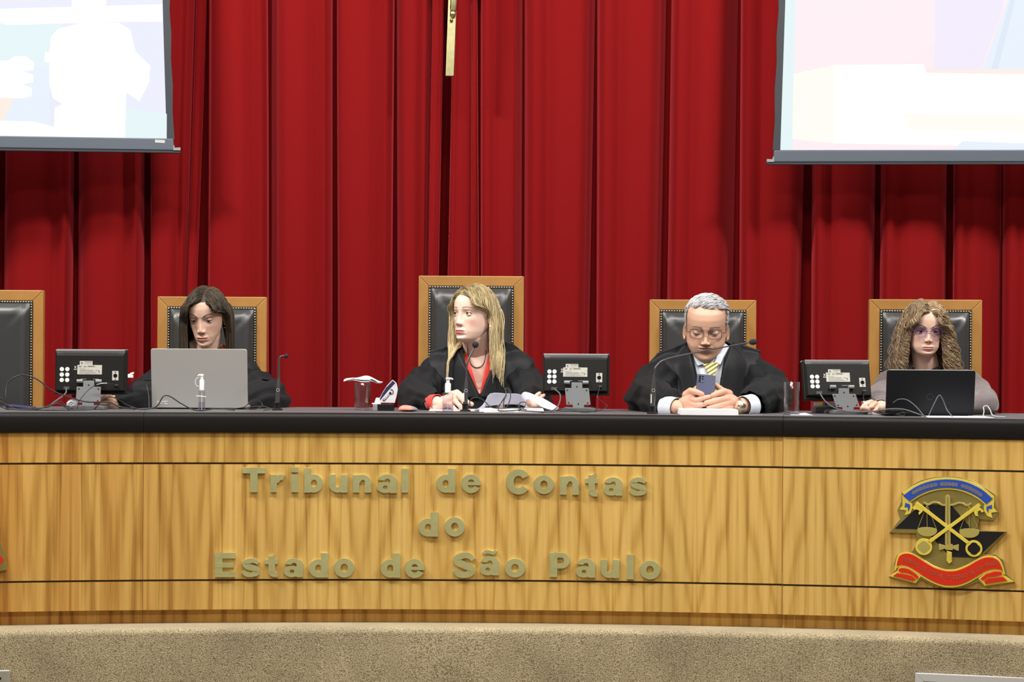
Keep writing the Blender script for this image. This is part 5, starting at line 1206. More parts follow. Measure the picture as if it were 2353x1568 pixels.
def grow(hf, n, steps, seglen, part_x, part_y, vol, face_w, curl=None, spread=.3, drop=.35, shoulder=None, seedr=1, hair_top=.084, yb=(-.2, -.2), vs=(1, 1), lift=1., push_back=0., fwd=None):
    """strands from a parting line over the skull, then falling; vectorised"""
    r = np.random.default_rng(seedr); R, t, s = hf; gdir = R.T@np.array((0, 0, -1.))
    # roots: over the upper skull
    u = r.random(n); side = np.where(r.random(n) < .5+.0*u, -1., 1.)
    yy = -.074+.158*r.random(n)**.85                      # along the parting front to back
    off = np.abs(r.normal(0, .026, n))+.0008
    X = part_x+side*off; X = np.clip(X, -.068, .068); Yy = yy
    # height on the skull ellipsoid
    c0 = np.array((0, .006, .020)); ra = np.array((.0735, .0965, .0975))
    q = 1-((X-c0[0])/ra[0])**2-((Yy-c0[1])/ra[1])**2; Z = c0[2]+ra[2]*np.sqrt(np.clip(q, .05, 1))
    P = np.stack([X, Yy, Z], 1); lay = (.0035+vol*(.15+.85*r.random(n))); vsd = np.where(side > 0, vs[1], vs[0])
    D = np.stack([side*(1.0+.2*r.random(n)), (.10+push_back)+.35*(Yy/.09)+.12*r.normal(0, 1, n), np.zeros(n)+.02], 1); D /= np.linalg.norm(D, axis=1)[:, None]
    out = [P.copy()]; L = seglen*(.86+.28*r.random(n))
    for k in range(steps):
        f = k/steps
        D = D*(1-drop*.8)+gdir*drop*(.75+1.0*f); D /= np.linalg.norm(D, axis=1)[:, None]
        P = P+D*L[:, None]
        # push out of the skull (ellipsoid grown by layer)
        le = lay*(1+(vsd-1)*np.clip((.085-P[:, 2])/.10, 0, 1)); E = ra+le[:, None]*np.array((1., .9, .8)); d = (P-c0)/E; rr = np.linalg.norm(d, axis=1); ins = (rr < 1)&(P[:, 2] > -.05)
        Pn = c0+(P-c0)/rr[:, None]; P = np.where(ins[:, None], Pn, P)
        # keep the face free: curtain of hair at the sides
        fw = np.array([face_w(z_, sd) for z_, sd in zip(P[:, 2], side)]) if False else np.where(side > 0, np.interp(P[:, 2], *face_w[1]), np.interp(P[:, 2], *face_w[0]))
        front = (P[:, 1] < -.015)&(np.abs(P[:, 0]) < fw)&(P[:, 2] < hair_top)
        P[:, 0] = np.where(front, np.sign(np.where(side > 0, 1, -1))*fw, P[:, 0])
        ybv = np.where(side > 0, yb[1], yb[0]); ybz = np.interp(P[:, 2], [-.4, .0, .03, .045], [0, 0, -.03, -.3])+ybv; P[:, 1] = np.maximum(P[:, 1], np.where(P[:, 2] > -.085, ybz, -1))
        # clear of jaw/neck/back
        nk = (P[:, 2] < -.05)&(np.hypot(P[:, 0]*.9, P[:, 1]-.03) < .062); ang = np.arctan2(P[:, 1]-.03, P[:, 0]*.9)
        P[:, 0] = np.where(nk, .062*np.cos(ang)/.9, P[:, 0]); P[:, 1] = np.where(nk, .03+.062*np.sin(ang), P[:, 1])
        if shoulder is not None: P = tol(shoulder(tow(P, hf)), hf)
        out.append(P.copy())
        D = out[-1]-out[-2]; D /= np.linalg.norm(D, axis=1)[:, None]+1e-9
    S_ = np.stack(out, 1)
    if curl:
        amp, fq, frizz = curl; m = S_.shape[1]; tt = np.linspace(0, 1, m)[None]; ph = r.random((n, 1))*2*PI; fk = fq*(.8+.4*r.random((n, 1)))
        ct = np.round(r.random((n, 1))*28)/28*2*PI      # strands share phases in locks
        T = np.gradient(S_, axis=1); T /= np.linalg.norm(T, axis=2, keepdims=True)+1e-9; u_ = np.cross(T, np.array((.2, .9, .3))); u_ /= np.linalg.norm(u_, axis=2, keepdims=True)+1e-9; v_ = np.cross(T, u_)
        A_ = amp*np.clip(tt*3.2, 0, 1)*(.7+.6*r.random((n, 1))); th = fk*tt*2*PI+ct+frizz*ph*.15
        S_ = S_+(A_*np.cos(th))[..., None]*u_+(A_*np.sin(th))[..., None]*v_+r.normal(0, frizz*.0006, S_.shape)
    return S_, r
def resample(S_, m):
    """smooth strands (n,k,3) to m points"""
    n, k = S_.shape[:2]; t = np.linspace(0, k-1, m); i = np.minimum(t.astype(int), k-2); f = (t-i)[None, :, None]
    g = lambda j: S_[:, np.clip(j, 0, k-1)]
    a, b, c, d = g(i-1), g(i), g(i+1), g(i+2)
    return .5*(2*b+(c-a)*f+(2*a-5*b+4*c-d)*f*f+(3*b-a-3*c+d)*f**3)

# ---------------------------------------------------------------- clothes
def sleeve(path, radii, folds=(7, .10), n=44, m=46, seed=0, flat=1., wrink=.012):
    P = spline(path, m); T = np.gradient(P, axis=0); T /= np.linalg.norm(T, axis=1)[:, None]; R_ = np.interp(np.linspace(0, 1, m), np.linspace(0, 1, len(radii)), radii)
    u = np.cross(T[0], (0, 1., 0)); u /= np.linalg.norm(u); out = []
    for i in range(m):
        u = u-T[i]*np.dot(u, T[i]); u /= np.linalg.norm(u); v = np.cross(T[i], u); row = []
        for k in range(n):
            a = 2*PI*k/n; s = i/(m-1)
            w = math.sin(folds[0]*a+2.0*math.sin(s*4+seed)+seed)*.6+math.sin((folds[0]*2-3)*a-3*s+seed*2)*.4
            bz = mnoise.noise(Vector((math.cos(a)*1.2+seed, math.sin(a)*1.2, s*9)))
            r = R_[i]*(1+folds[1]*w*min(1, 3*s+.2)*(1-.3*s))+wrink*bz
            q = P[i]+r*(math.cos(a)*u+flat*math.sin(a)*v); row.append(tuple(q))
        out.append(row)
    return MB().grid(np.array(out), closed_u=True)
def garment(par, name, mt, caps_, cut=None, sleeves=(), vox=.006, smooth=6, ripple=None, thick=.003, ells=()):
    m = MB()
    for a, ra, b, rb in caps_: m.caps(a, ra, b, rb)
    for c, r in ells: m.ell(c, r)
    V, Fc, Nn = evalmesh(m, vox, smooth, .6)
    if ripple is not None:
        V = V+Nn*ripple(V, Nn)[:, None]
    bvh = BVHTree.FromPolygons([tuple(v) for v in V], Fc)
    if cut is not None:
        k = ~cut(V, Nn); cutv = set(i for f in Fc if not all(k[j] for j in f) for i in f if k[i]); Fc = [f for f in Fc if all(k[i] for i in f)]
        if hasattr(cut, 'poly'):
            pl = np.array(cut.poly, float); ci = np.array(sorted(cutv)); px, py = to_px(V[ci]); best = np.full(len(ci), 1e9); bx, by = px.copy(), py.copy()
            for a_, b_ in zip(pl, np.roll(pl, -1, 0)):
                d_ = b_-a_; tt_ = np.clip(((px-a_[0])*d_[0]+(py-a_[1])*d_[1])/(d_@d_+1e-9), 0, 1); qx, qy = a_[0]+tt_*d_[0], a_[1]+tt_*d_[1]; ds = np.hypot(qx-px, qy-py); m_ = ds < best
                best[m_] = ds[m_]; bx[m_] = qx[m_]; by[m_] = qy[m_]
            for i_, q_, x_, y_ in zip(ci, best, bx, by):
                if q_ < 7 and Nn[i_, 1] < .3: w_ = W(x_, y_, V[i_, 1]); V[i_] = tuple(w_)
        used = np.zeros(len(V), bool); used[[i for f in Fc for i in f]] = True; mp = np.cumsum(used)-1; V = V[used]; Fc = [[int(mp[i]) for i in f] for f in Fc]
    g = MB().add(V, Fc)
    for s in sleeves: g.join(s)
    base = tuple(par.location)
    o = obj(name, g, mt, par, base=base)
    if thick: md = o.modifiers.new('solid', 'SOLIDIFY'); md.thickness = thick; md.offset = -1
    return o, bvh
def drape(par, name, mt, rows, bvh, off=.005, Yref=0., n=30, m=16, solid=.003, ybias=0.):
    """rows: list of polylines in photo pixels at depth Yref; each is projected along the view onto the garment"""
    Q = []
    for r in rows: Q.append(spline([(x, y, 0) for x, y in r], m)[:, :2])
    Q = np.array(Q); Q = np.array([spline([(*q, 0) for q in Q[:, j]], n)[:, :2] for j in range(m)]).transpose(1, 0, 2)
    cam_p = Vector((0, -CD, ZC)); out = []; last = None
    for i in range(n):
        row = []
        for j in range(m):
            d = (W(Q[i, j, 0], Q[i, j, 1], Yref)-cam_p).normalized(); h = bvh.ray_cast(cam_p, d)
            if h[0] is None:
                nn_ = bvh.find_nearest(W(Q[i, j, 0], Q[i, j, 1], Yref))[0]; p = W(Q[i, j, 0], Q[i, j, 1], nn_.y)
            else: p = h[0]
            last = p; row.append(p-d*off)
        out.append(row)
    A = np.array([[tuple(p) for p in r] for r in out])
    # smooth depth along the sheet
    for _ in range(3):
        B = A.copy(); B[1:-1, 1:-1] = (A[1:-1, 1:-1]*2+A[:-2, 1:-1]+A[2:, 1:-1]+A[1:-1, :-2]+A[1:-1, 2:])/6; A = B
    A[..., 1] += ybias
    return obj(name, MB().grid(A), mt, par, solid=solid, base=tuple(par.location))
def inpoly(px, py, poly):
    c = np.zeros(len(px), bool); n = len(poly); j = n-1
    for i in range(n):
        xi, yi = poly[i]; xj, yj = poly[j]
        c ^= ((yi > py) != (yj > py)) & (px < (xj-xi)*(py-yi)/(yj-yi+1e-12)+xi); j = i
    return c
def to_px(V):
    k = FPX/(V[:, 1]+CD); X, Z = V[:, 0], V[:, 2]-ZC
    return CX+(X+RHO*Z)*k, CY-(Z-RHO*X)*k
def legs(c, Yt, sx=.10):
    """pelvis, thighs and shins of a seated figure; c = pelvis x, Yt = pelvis depth"""
    out = [((c-.09, Yt, .56), .10, (c+.09, Yt, .56), .10)]
    for sg in (-1, 1):
        out += [((c+sg*.09, Yt, .555), .085, (c+sg*.11, Yt-.36, .56), .06), ((c+sg*.11, Yt-.36, .55), .055, (c+sg*.11, Yt-.30, .10), .035), ((c+sg*.11, Yt-.29, .06), .035, (c+sg*.12, Yt-.44, .035), .03)]
    return out
def person_base(px, d, label):
    p = desk(px, d); t = thing('person', label, 'person', (p.x, p.y, 0)); return t, p.x, p.y
def H3(pts, y):    # chain of hand joints: (px, py, depth offset, radius)
    return [(tuple(W(a, b, y+c)), r) for a, b, c, r in pts]

# ======================================================= woman 1: dark straight hair, silver laptop
t1, x1_, y1_ = person_base(462, .80, 'woman with long dark straight hair in black robe, head bowed behind the silver laptop')
hy = y1_-.10; hf1 = hframe(462, 738, hy-.075, math.radians(-8), math.radians(15), math.radians(-1), .97)
SK1 = (.66, .43, .33)
sh = lambda px, py, y: tuple(W(px, py, y))
xs = lambda px, y: W(px, 850, y).x
LS, RS = sh(388, 858, y1_), sh(556, 858, y1_); EL, ER = sh(338, 935, y1_-.08), sh(612, 930, y1_-.08); WL, WR = sh(262, 934, y1_-.34), sh(545, 940, y1_-.30)
EL = (EL[0], EL[1], .80); ER = (ER[0], ER[1], .80)
nb = sh(464, 850, y1_-.02); nh = tow((0, .02, -.07), hf1)
hand1 = [H3([(262, 934, 0, .021), (252, 922, 0, .022), (244, 916, 0, .020)], y1_-.34)] + [H3(p, y1_-.34) for p in (
    [(250, 918, -.01, .013), (240, 909, -.02, .0095), (230, 912, -.03, .0085), (226, 921, -.03, .0075)], [(254, 916, 0, .013), (248, 907, -.01, .0095), (236, 906, -.02, .0085), (229, 912, -.02, .0075)],
    [(258, 920, .01, .012), (262, 914, 0, .009), (266, 924, -.01, .008), (262, 934, -.01, .0072)], [(261, 924, .01, .011), (267, 922, 0, .0082), (269, 932, -.01, .0075), (266, 939, -.01, .0065)], [(250, 926, -.01, .013), (240, 928, -.02, .0105), (231, 931, -.03, .009)])]
hand1b = [H3([(545, 940, 0, .02), (520, 938, -.03, .022)], y1_-.30)]+[H3([(520, 936+i*1.5, -.03, .010), (505, 932+i*2.2, -.05, .0085), (494, 938+i*2, -.06, .0075)], y1_-.30) for i in range(4)]+[H3([(522, 944, -.03, .011), (508, 948, -.05, .009)], y1_-.30)]
body(t1, hf1, SK1, (.42, .17, .14), (.07, .045, .035), [(tuple(nb), .062, tuple(nh), .052), (tuple(nb), .062, tuple(tow((0, .0, -.09), hf1)), .045)],
     [(LS, .055, RS, .055), (LS, .05, EL, .042), (RS, .05, ER, .042), (EL, .040, WL, .026), (ER, .040, WR, .026), ((nb[0], y1_, .95), .11, (nb[0], y1_+.02, .62), .12)]+legs(nb[0], y1_+.02), [hand1, hand1b],
     -3, -26, gaze=(0, -.35), iris='eye_brown', shadow=(.86, .74, .72), jaw=.90, nose=.85, noz=.90, chin=.92, brow_shape=.16, brow_w=1.1)
# robe
capsR = [((nb[0]-.05, y1_+.0, nb[2]-.035), .060, LS, .062), ((nb[0]+.05, y1_, nb[2]-.035), .060, RS, .062), (LS, .07, (LS[0]+.02, y1_, .80), .085), (RS, .07, (RS[0]-.02, y1_, .80), .085), ((nb[0], y1_-.03, .94), .11, (nb[0], y1_, .55), .15)]
def vcut(poly, top):
    def f(V, Nn):
        px, py = to_px(V); return (inpoly(px, py, poly)&(Nn[:, 1] < .15))
    f.poly = poly; return f
sl = [sleeve([LS, (LS[0]-.03, y1_-.02, (LS[2]+EL[2])/2), EL, (EL[0]-.03, y1_-.25, .805), WL], [.066, .085, .088, .062, .042], seed=1), sleeve([RS, (RS[0]+.03, y1_-.02, (RS[2]+ER[2])/2), ER, (ER[0]-.03, y1_-.22, .81), WR], [.066, .088, .092, .068, .05], seed=2)]
rip = lambda V, Nn: .004*np.sin(V[:, 0]*70+3*np.sin(V[:, 2]*9))*np.clip((1.02-V[:, 2])*8, 0, 1)
robe1, bv1 = garment(t1, 'robe', 'robe', capsR, vcut([(432, 780), (500, 780), (470, 930), (462, 930)], 0), sl, ripple=rip)
drape(t1, 'yoke', 'yoke', [[(434, 800), (410, 812), (372, 834)], [(446, 840), (410, 850), (362, 866)], [(462, 900), (420, 905), (372, 905)]], bv1, Yref=y1_)
drape(t1, 'yoke', 'yoke', [[(500, 800), (545, 812), (588, 832)], [(484, 840), (540, 850), (602, 870)], [(466, 900), (530, 905), (590, 905)]], bv1, Yref=y1_)
drape(t1, 'blouse_collar', 'red_cloth', [[(512, 792), (524, 796), (538, 803)], [(492, 850), (500, 850), (512, 850)]], bv1, off=.014, Yref=y1_)
# hair
def shoulder1(P):
    X, Y, Z = P.T; top = nb[2]+.012-.5*np.abs(X-nb[0]); low = Z < top; Y = np.where(low&(Y > y1_-.01), np.maximum(Y, y1_+.02), Y)
    Y = np.where(Z < top+.02, np.where((Y < y1_)&(np.abs(X-nb[0]) > .05), np.minimum(Y, y1_-.085), np.maximum(Y, y1_+.09)), Y); return np.stack([X, Y, Z], 1)
fwL = ([-.3, -.11, -.06, -.02, .025, .062, .082], [.066, .066, .066, .064, .058, .045, .030]); fwR = ([-.3, -.11, -.06, -.02, .025, .062, .082], [.070, .070, .073, .074, .066, .052, .032])
S1, r = grow(hf1, 2800, 20, .0160, .012, 0, .009, (fwL, fwR), spread=.3, drop=.55, shoulder=shoulder1, yb=(-.055, .004), vs=(3.4, 1.1), seedr=3, push_back=.22)
S1 = resample(S1, 26); base = np.array((.052, .038, .026)); cols = base*(.55+1.1*r.random((len(S1), 1))**1.3)
V, Fq, cc = strands_mesh_(tow(S1.reshape(-1, 3), hf1).reshape(S1.shape), .0012, .0003, cols)
hl1 = lambda x, y, z: ((z > .074+.3*(np.abs(x-.012)) - .0*y)|((y > -.035)&(z > .02))|((y > .0)&(z > -.03))|((y > .03)&(z > -.09)))
quads_obj('hair', V, Fq, 'hair', t1, cc, cap_hair(hf1, hl1, 1.018, base*.8))
e = tow((.0775, .012, -.047), hf1)
o = MB().tube([tuple(e+np.array((dx, -.006, dz))) for dx, dz in ((-.008, .010), (.008, -.008))], .0013, 6); o.tube([tuple(e+np.array((dx, -.006, dz))) for dx, dz in ((-.006, -.006), (.006, .004))], .0013, 6); obj('earring', o, 'nail', t1)

# ======================================================= woman 2: blonde, looking left
t2, x2_, y2_ = person_base(1092, .78, 'blonde woman in black robe over red blouse, looking to the left')
hy = y2_-.09; hf2 = hframe(1060, 721, hy-.075, math.radians(-38), math.radians(-3), math.radians(0), .985)
SK2 = (.80, .56, .46)
LS, RS = sh(1003, 856, y2_), sh(1192, 850, y2_); EL, ER = sh(958, 930, y2_-.12), sh(1222, 920, y2_-.12); WL, WR = sh(1003, 934, y2_-.42), sh(1222, 936, y2_-.40)
EL = (EL[0], EL[1], .825); ER = (ER[0], ER[1], .825); WL = (WL[0], WL[1], .81); WR = (WR[0], WR[1], .81)
nb = sh(1094, 832, y2_-.01); nh = tow((0, .022, -.07), hf2)
yh = y2_-.42
hand2 = [H3([(1000, 936, 0, .022), (1020, 925, 0, .025), (1040, 918, 0, .026)], yh)]+[H3(p, yh) for p in (
    [(1038, 916, 0, .017), (1052, 909, -.01, .0115), (1064, 920, -.02, .0100), (1071, 934, -.03, .0080)], [(1040, 908, 0, .017), (1050, 902, 0, .0115), (1063, 912, -.01, .0100), (1076, 926, -.02, .0080)],
    [(1035, 924, -.01, .015), (1046, 922, -.02, .0105), (1056, 932, -.03, .0090), (1062, 941, -.03, .0075)], [(1028, 930, -.01, .013), (1036, 932, -.03, .0092), (1044, 939, -.03, .0080), (1049, 943, -.03, .0065)], [(1040, 922, .01, .014), (1060, 924, .01, .0115), (1078, 927, .0, .0098), (1084, 929, -.01, .0085)])]
yh2 = y2_-.40
hand2b = [H3([(1222, 938, 0, .022), (1226, 930, -.01, .022)], yh2)]+[H3(p, yh2) for p in ([(1226, 928, 0, .013), (1229, 914, -.01, .0095), (1235, 908, -.02, .0085), (1240, 904, -.02, .0072)], [(1230, 930, 0, .012), (1238, 918, -.01, .009), (1245, 912, -.02, .008), (1250, 909, -.02, .007)],
    [(1232, 934, 0, .011), (1241, 925, -.01, .0085), (1248, 920, -.02, .0075)], [(1232, 938, 0, .010), (1242, 933, -.01, .008), (1249, 930, -.02, .007)], [(1220, 932, -.01, .013), (1214, 922, -.03, .010), (1211, 914, -.04, .008)])]
body(t2, hf2, SK2, (.62, .16, .15), (.20, .13, .085), [(tuple(nb), .060, tuple(nh), .050), ((nb[0], y2_-.005, nb[2]), .06, tuple(tow((0, .0, -.088), hf2)), .042), ((nb[0]-.07, y2_+.01, nb[2]-.05), .062, (nb[0]+.07, y2_+.01, nb[2]-.05), .062), ((nb[0]-.05, y2_-.02, nb[2]-.10), .088, (nb[0]+.05, y2_-.02, nb[2]-.10), .088), ((nb[0]-.06, y2_-.025, nb[2]-.17), .10, (nb[0]+.06, y2_-.025, nb[2]-.17), .10)],
     [(LS, .055, RS, .055), (LS, .05, EL, .042), (RS, .05, ER, .042), (EL, .040, WL, .026), (ER, .040, WR, .026), ((nb[0], y2_, .93), .11, (nb[0], y2_+.02, .62), .12)]+legs(nb[0], y2_+.02), [hand2, hand2b],
     17, -17, gaze=(-.12, .02), iris='eye_brown', shadow=(.84, .72, .70), jaw=.97, nose=.92, noz=.88, chin=.9, brow_shape=-.05, brow_w=1., blush=.9)
capsR = [((nb[0]-.065, y2_+.005, nb[2]-.035), .058, LS, .056), ((nb[0]+.065, y2_+.005, nb[2]-.035), .058, RS, .056), (LS, .07, (LS[0]+.01, y2_-.01, .80), .10), (RS, .07, (RS[0]-.01, y2_-.01, .80), .10), ((nb[0], y2_-.035, .93), .125, (nb[0], y2_, .55), .16), ((nb[0]-.05, y2_-.015, nb[2]-.10), .094, (nb[0]+.05, y2_-.015, nb[2]-.10), .094), ((nb[0]-.05, y2_-.025, nb[2]-.17), .105, (nb[0]+.05, y2_-.025, nb[2]-.17), .105)]
V2 = [(1048, 760), (1062, 800), (1070, 838), (1099, 904), (1105, 906), (1128, 850), (1150, 795), (1158, 760)]
sl = [sleeve([LS, (LS[0]-.035, y2_-.04, (LS[2]+EL[2])/2), EL, ((EL[0]+WL[0])/2, y2_-.32, .815), (WL[0]-.006, WL[1]+.02, WL[2])], [.056, .084, .080, .052, .034], seed=4), sleeve([RS, (RS[0]+.02, y2_-.04, (RS[2]+ER[2])/2), ER, (ER[0]+.0, y2_-.30, .82), (WR[0]+.004, WR[1]+.03, WR[2])], [.056, .078, .078, .054, .036], seed=5)]
blouse, bvb = garment(t2, 'blouse', 'red_cloth', [((nb[0]-.065, y2_+.006, nb[2]-.038), .052, (nb[0]+.065, y2_+.006, nb[2]-.038), .052), ((nb[0]-.03, y2_-.02, nb[2]-.10), .080, (nb[0]+.03, y2_-.02, nb[2]-.10), .080), ((nb[0]-.02, y2_-.030, .93), .092, (nb[0]+.02, y2_-.030, .93), .092), ((nb[0], y2_-.02, .90), .125, (nb[0], y2_, .60), .14)],
                      vcut([(1058, 740), (1068, 800), (1082, 850), (1097, 925), (1106, 925), (1116, 865), (1123, 835), (1135, 800), (1140, 740)], 0), [], smooth=5)
drape(t2, 'blouse_collar', 'red_cloth', [[(1058, 786), (1064, 790), (1070, 796)], [(1062, 820), (1070, 824), (1078, 830)], [(1072, 850), (1079, 853), (1087, 858)], [(1098, 908), (1100, 909), (1102, 910)]], bvb, off=.003, Yref=y2_)
drape(t2, 'blouse_collar', 'red_cloth', [[(1135, 782), (1146, 780), (1156, 782)], [(1124, 812), (1135, 812), (1146, 814)], [(1115, 845), (1124, 846), (1133, 848)], [(1102, 910), (1104, 910), (1107, 911)]], bvb, off=.004, Yref=y2_)
robe2, bv2 = garment(t2, 'robe', 'robe', capsR, vcut(V2, 0), sl, ripple=rip)
drape(t2, 'yoke', 'yoke', [[(1046, 792), (1020, 797), (989, 806)], [(1066, 838), (1030, 840), (986, 838)], [(1082, 872), (1040, 872), (1003, 868)], [(1100, 915), (1060, 915), (1026, 915)]], bv2, off=.006, Yref=y2_)
drape(t2, 'yoke', 'yoke', [[(1156, 786), (1172, 787), (1186, 796)], [(1140, 822), (1185, 815), (1224, 831)], [(1124, 862), (1165, 862), (1206, 868)], [(1104, 915), (1140, 912), (1172, 912)]], bv2, off=.008, Yref=y2_)
for sg, WW, dy in ((0, WL, 0),):
    c = Vector(WL); obj('blouse_cuff', sleeve([c+Vector((-.022, .03, 0)), c+Vector((-.006, .008, 0)), c+Vector((.004, -.004, .0))], [.030, .0305, .0315], folds=(4, .02), n=30, m=8, wrink=0), 'red_cloth', t2, solid=.002)
c = Vector(WR); obj('blouse_cuff', sleeve([c+Vector((.006, .03, -.004)), c+Vector((.004, .01, 0)), c+Vector((.002, -.002, .002))], [.030, .0305, .031], folds=(4, .02), n=30, m=8, wrink=0), 'red_cloth', t2, solid=.002)
# necklace lying on the chest
P = []
me_b = bpy.data.objects
bd2 = [o for o in t2.children if o.name.startswith('body')][0]; vv = [tuple(v.co+t2.location) for v in bd2.data.vertices]; bvs = BVHTree.FromPolygons(vv, [tuple(p.vertices) for p in bd2.data.polygons])
cam_p = Vector((0, -CD, ZC))
for x, y in spline([(1074, 800, 0), (1076, 822, 0), (1083, 838, 0), (1094, 845, 0), (1107, 841, 0), (1114, 828, 0), (1117, 806, 0)], 30)[:, :2]:
    d = (W(x, y, y2_)-cam_p).normalized(); h = bvs.ray_cast(cam_p, d)
    if h[0] is not None: P.append(h[0]-d*.0025)
if len(P) > 3: obj('necklace', MB().tube(P, .0016, 6), 'dark_grey', t2)
def shoulder2(P):
    X, Y, Z = P.T; top = nb[2]+.035-.34*np.abs(X-nb[0]); back = (Y > y2_-.03)|(np.abs(X-nb[0]+.004) < .052)
    ra_ = np.clip((top+.11-Z)/.09, 0, 1); Y = np.where(back, np.where(Z < top+.02, np.maximum(Y, y2_+.10), Y), np.minimum(Y, y2_-.035-.100*ra_-.05*np.clip(top-Z, 0, .2))); return np.stack([X, Y, Z], 1)
fwL = ([-.3, -.13, -.09, -.05, -.02, .025, .062, .082], [.060, .060, .062, .064, .066, .062, .048, .030]); fwR = ([-.3, -.11, -.06, -.02, .025, .062, .082], [.072, .074, .077, .079, .070, .055, .035])
S2, r = grow(hf2, 2800, 20, .0155, -.010, 0, .011, (fwL, fwR), drop=.55, shoulder=shoulder2, yb=(-.04, .006), seedr=5, push_back=.12, curl=(.0028, 1.6, 1.0))
nrm = S2[:, :, :]*1.0
S2 = resample(S2, 28)
base = np.array((.50, .385, .20)); ti = r.random((len(S2), 1)); cols = base*(.55+.85*ti)+np.array((.05, .05, .03))*(ti > .8)
V, Fq, cc = strands_mesh_(tow(S2.reshape(-1, 3), hf2).reshape(S2.shape), .0012, .0003, cols)
# darker roots, paler lengths
zz = np.clip((tol(V, hf2)[:, 2]+.02)/.12, 0, 1)[:, None]; cc = cc*(1-.40*zz)+np.array((.06, .06, .05))*(1-zz)
hl2 = lambda x, y, z: ((z > .074+.25*(np.abs(x+.005)))|((y > -.03)&(z > .025))|((y > .0)&(z > -.02))|((y > .03)&(z > -.085)))
quads_obj('hair', V, Fq, 'hair', t2, cc, cap_hair(hf2, hl2, 1.018, base*.6))
e = tow((.080, .012, -.046), hf2); obj('earring', MB().ell(tuple(e+np.array((.0, -.006, 0))), (.0045, .0045, .005), n=12, m=8), 'white_plastic', t2)

# ======================================================= man: grey hair, phone
t3, x3_, y3_ = person_base(1627, .74, 'grey-haired man in glasses, black robe and striped tie, reading his phone')
hy = y3_-.12; hf3 = hframe(1622, 768, hy-.075, math.radians(-6), math.radians(17), math.radians(1.5), 1.10)
SK3 = (.62, .375, .27)
LS, RS = sh(1538, 866, y3_), sh(1718, 860, y3_); EL, ER = sh(1492, 935, y3_-.14), sh(1765, 930, y3_-.14); WL, WR = sh(1556, 938, y3_-.50), sh(1700, 934, y3_-.50)
EL = (EL[0], EL[1], .825); ER = (ER[0], ER[1], .825)
nb = sh(1634, 842, y3_-.02); nh = tow((0, .02, -.065), hf3); yh = y3_-.50
LH = [H3([(1560, 938, .02, .027), (1576, 926, 0, .027), (1586, 914, 0, .024)], yh)]+[H3(p, yh) for p in (
    [(1578, 908, 0, .018), (1586, 899, -.01, .0135), (1600, 901, -.022, .0110), (1613, 906, -.024, .0095)], [(1584, 918, -.01, .015), (1600, 920, -.02, .0108), (1618, 915, -.024, .0100), (1634, 912, -.022, .0088)],
    [(1580, 926, -.01, .015), (1596, 931, -.02, .0102), (1612, 930, -.024, .0094), (1622, 930, -.02, .0082)], [(1576, 934, -.01, .013), (1590, 940, -.018, .0092), (1603, 941, -.02, .0082), (1612, 941, -.02, .0072)], [(1580, 914, .02, .015), (1592, 902, .03, .0125), (1604, 890, .03, .0105), (1612, 884, .028, .009)])]
RH = [H3([(1698, 934, .02, .027), (1682, 924, 0, .027), (1670, 915, 0, .025)], yh)]+[H3(p, yh) for p in (
    [(1674, 906, 0, .018), (1664, 900, -.012, .0135), (1650, 904, -.022, .0112), (1638, 909, -.026, .0098)], [(1672, 917, -.012, .015), (1656, 918, -.026, .0108), (1638, 922, -.032, .0100), (1622, 926, -.032, .0090)],
    [(1676, 926, -.012, .015), (1658, 930, -.026, .0102), (1642, 934, -.030, .0094), (1628, 937, -.03, .0082)], [(1682, 934, -.01, .013), (1664, 939, -.02, .0092), (1650, 942, -.024, .0082), (1638, 943, -.024, .0072)], [(1672, 910, .02, .015), (1660, 898, .03, .0125), (1648, 888, .03, .0105), (1640, 882, .028, .009)])]
body(t3, hf3, SK3, (.46, .20, .17), (.15, .11, .085), [(tuple(nb), .072, tuple(nh), .060), (tuple(nb), .070, tuple(tow((0, -.01, -.085), hf3)), .052)],
     [(LS, .065, RS, .065), (LS, .058, EL, .048), (RS, .058, ER, .048), (EL, .046, WL, .031), (ER, .046, WR, .031), ((nb[0], y3_, .93), .13, (nb[0], y3_+.02, .62), .15)]+legs(nb[0], y3_+.02), [LH, RH],
     -16, -25, fat=.13, jaw=1.16, nose=1.10, zmap=[(-.12, -.113), (-.0725, -.052), (-.05, -.033), (0, 0), (.117, .117)], gaze=(0, -.5), iris='eye_blue', shadow=(.90, .80, .76), brow_shape=-.10, brow_w=1.25, blush=.6)
capsR = [((nb[0]-.07, y3_+.01, nb[2]-.025), .068, LS, .076), ((nb[0]+.07, y3_+.01, nb[2]-.025), .068, RS, .076), (LS, .085, (LS[0]+.0, y3_-.02, .80), .12), (RS, .085, (RS[0]-.0, y3_-.02, .80), .12), ((nb[0], y3_-.04, .93), .14, (nb[0], y3_, .55), .18), ((nb[0]-.07, y3_-.02, nb[2]-.10), .10, (nb[0]+.07, y3_-.02, nb[2]-.10), .10)]
sl = [sleeve([LS, (LS[0]-.045, y3_-.05, (LS[2]+EL[2])/2), EL, ((EL[0]+WL[0])/2-.005, y3_-.38, .822), (WL[0]-.02, WL[1]+.05, WL[2])], [.078, .100, .090, .066, .050], seed=7, folds=(8, .10)), sleeve([RS, (RS[0]+.045, y3_-.05, (RS[2]+ER[2])/2), ER, ((ER[0]+WR[0])/2+.01, y3_-.36, .825), (WR[0]+.05, WR[1]+.07, WR[2])], [.078, .102, .092, .070, .055], seed=8, folds=(8, .10))]
V3 = [(1575, 770), (1592, 822), (1604, 872), (1608, 912), (1650, 914), (1656, 872), (1664, 822), (1690, 770)]
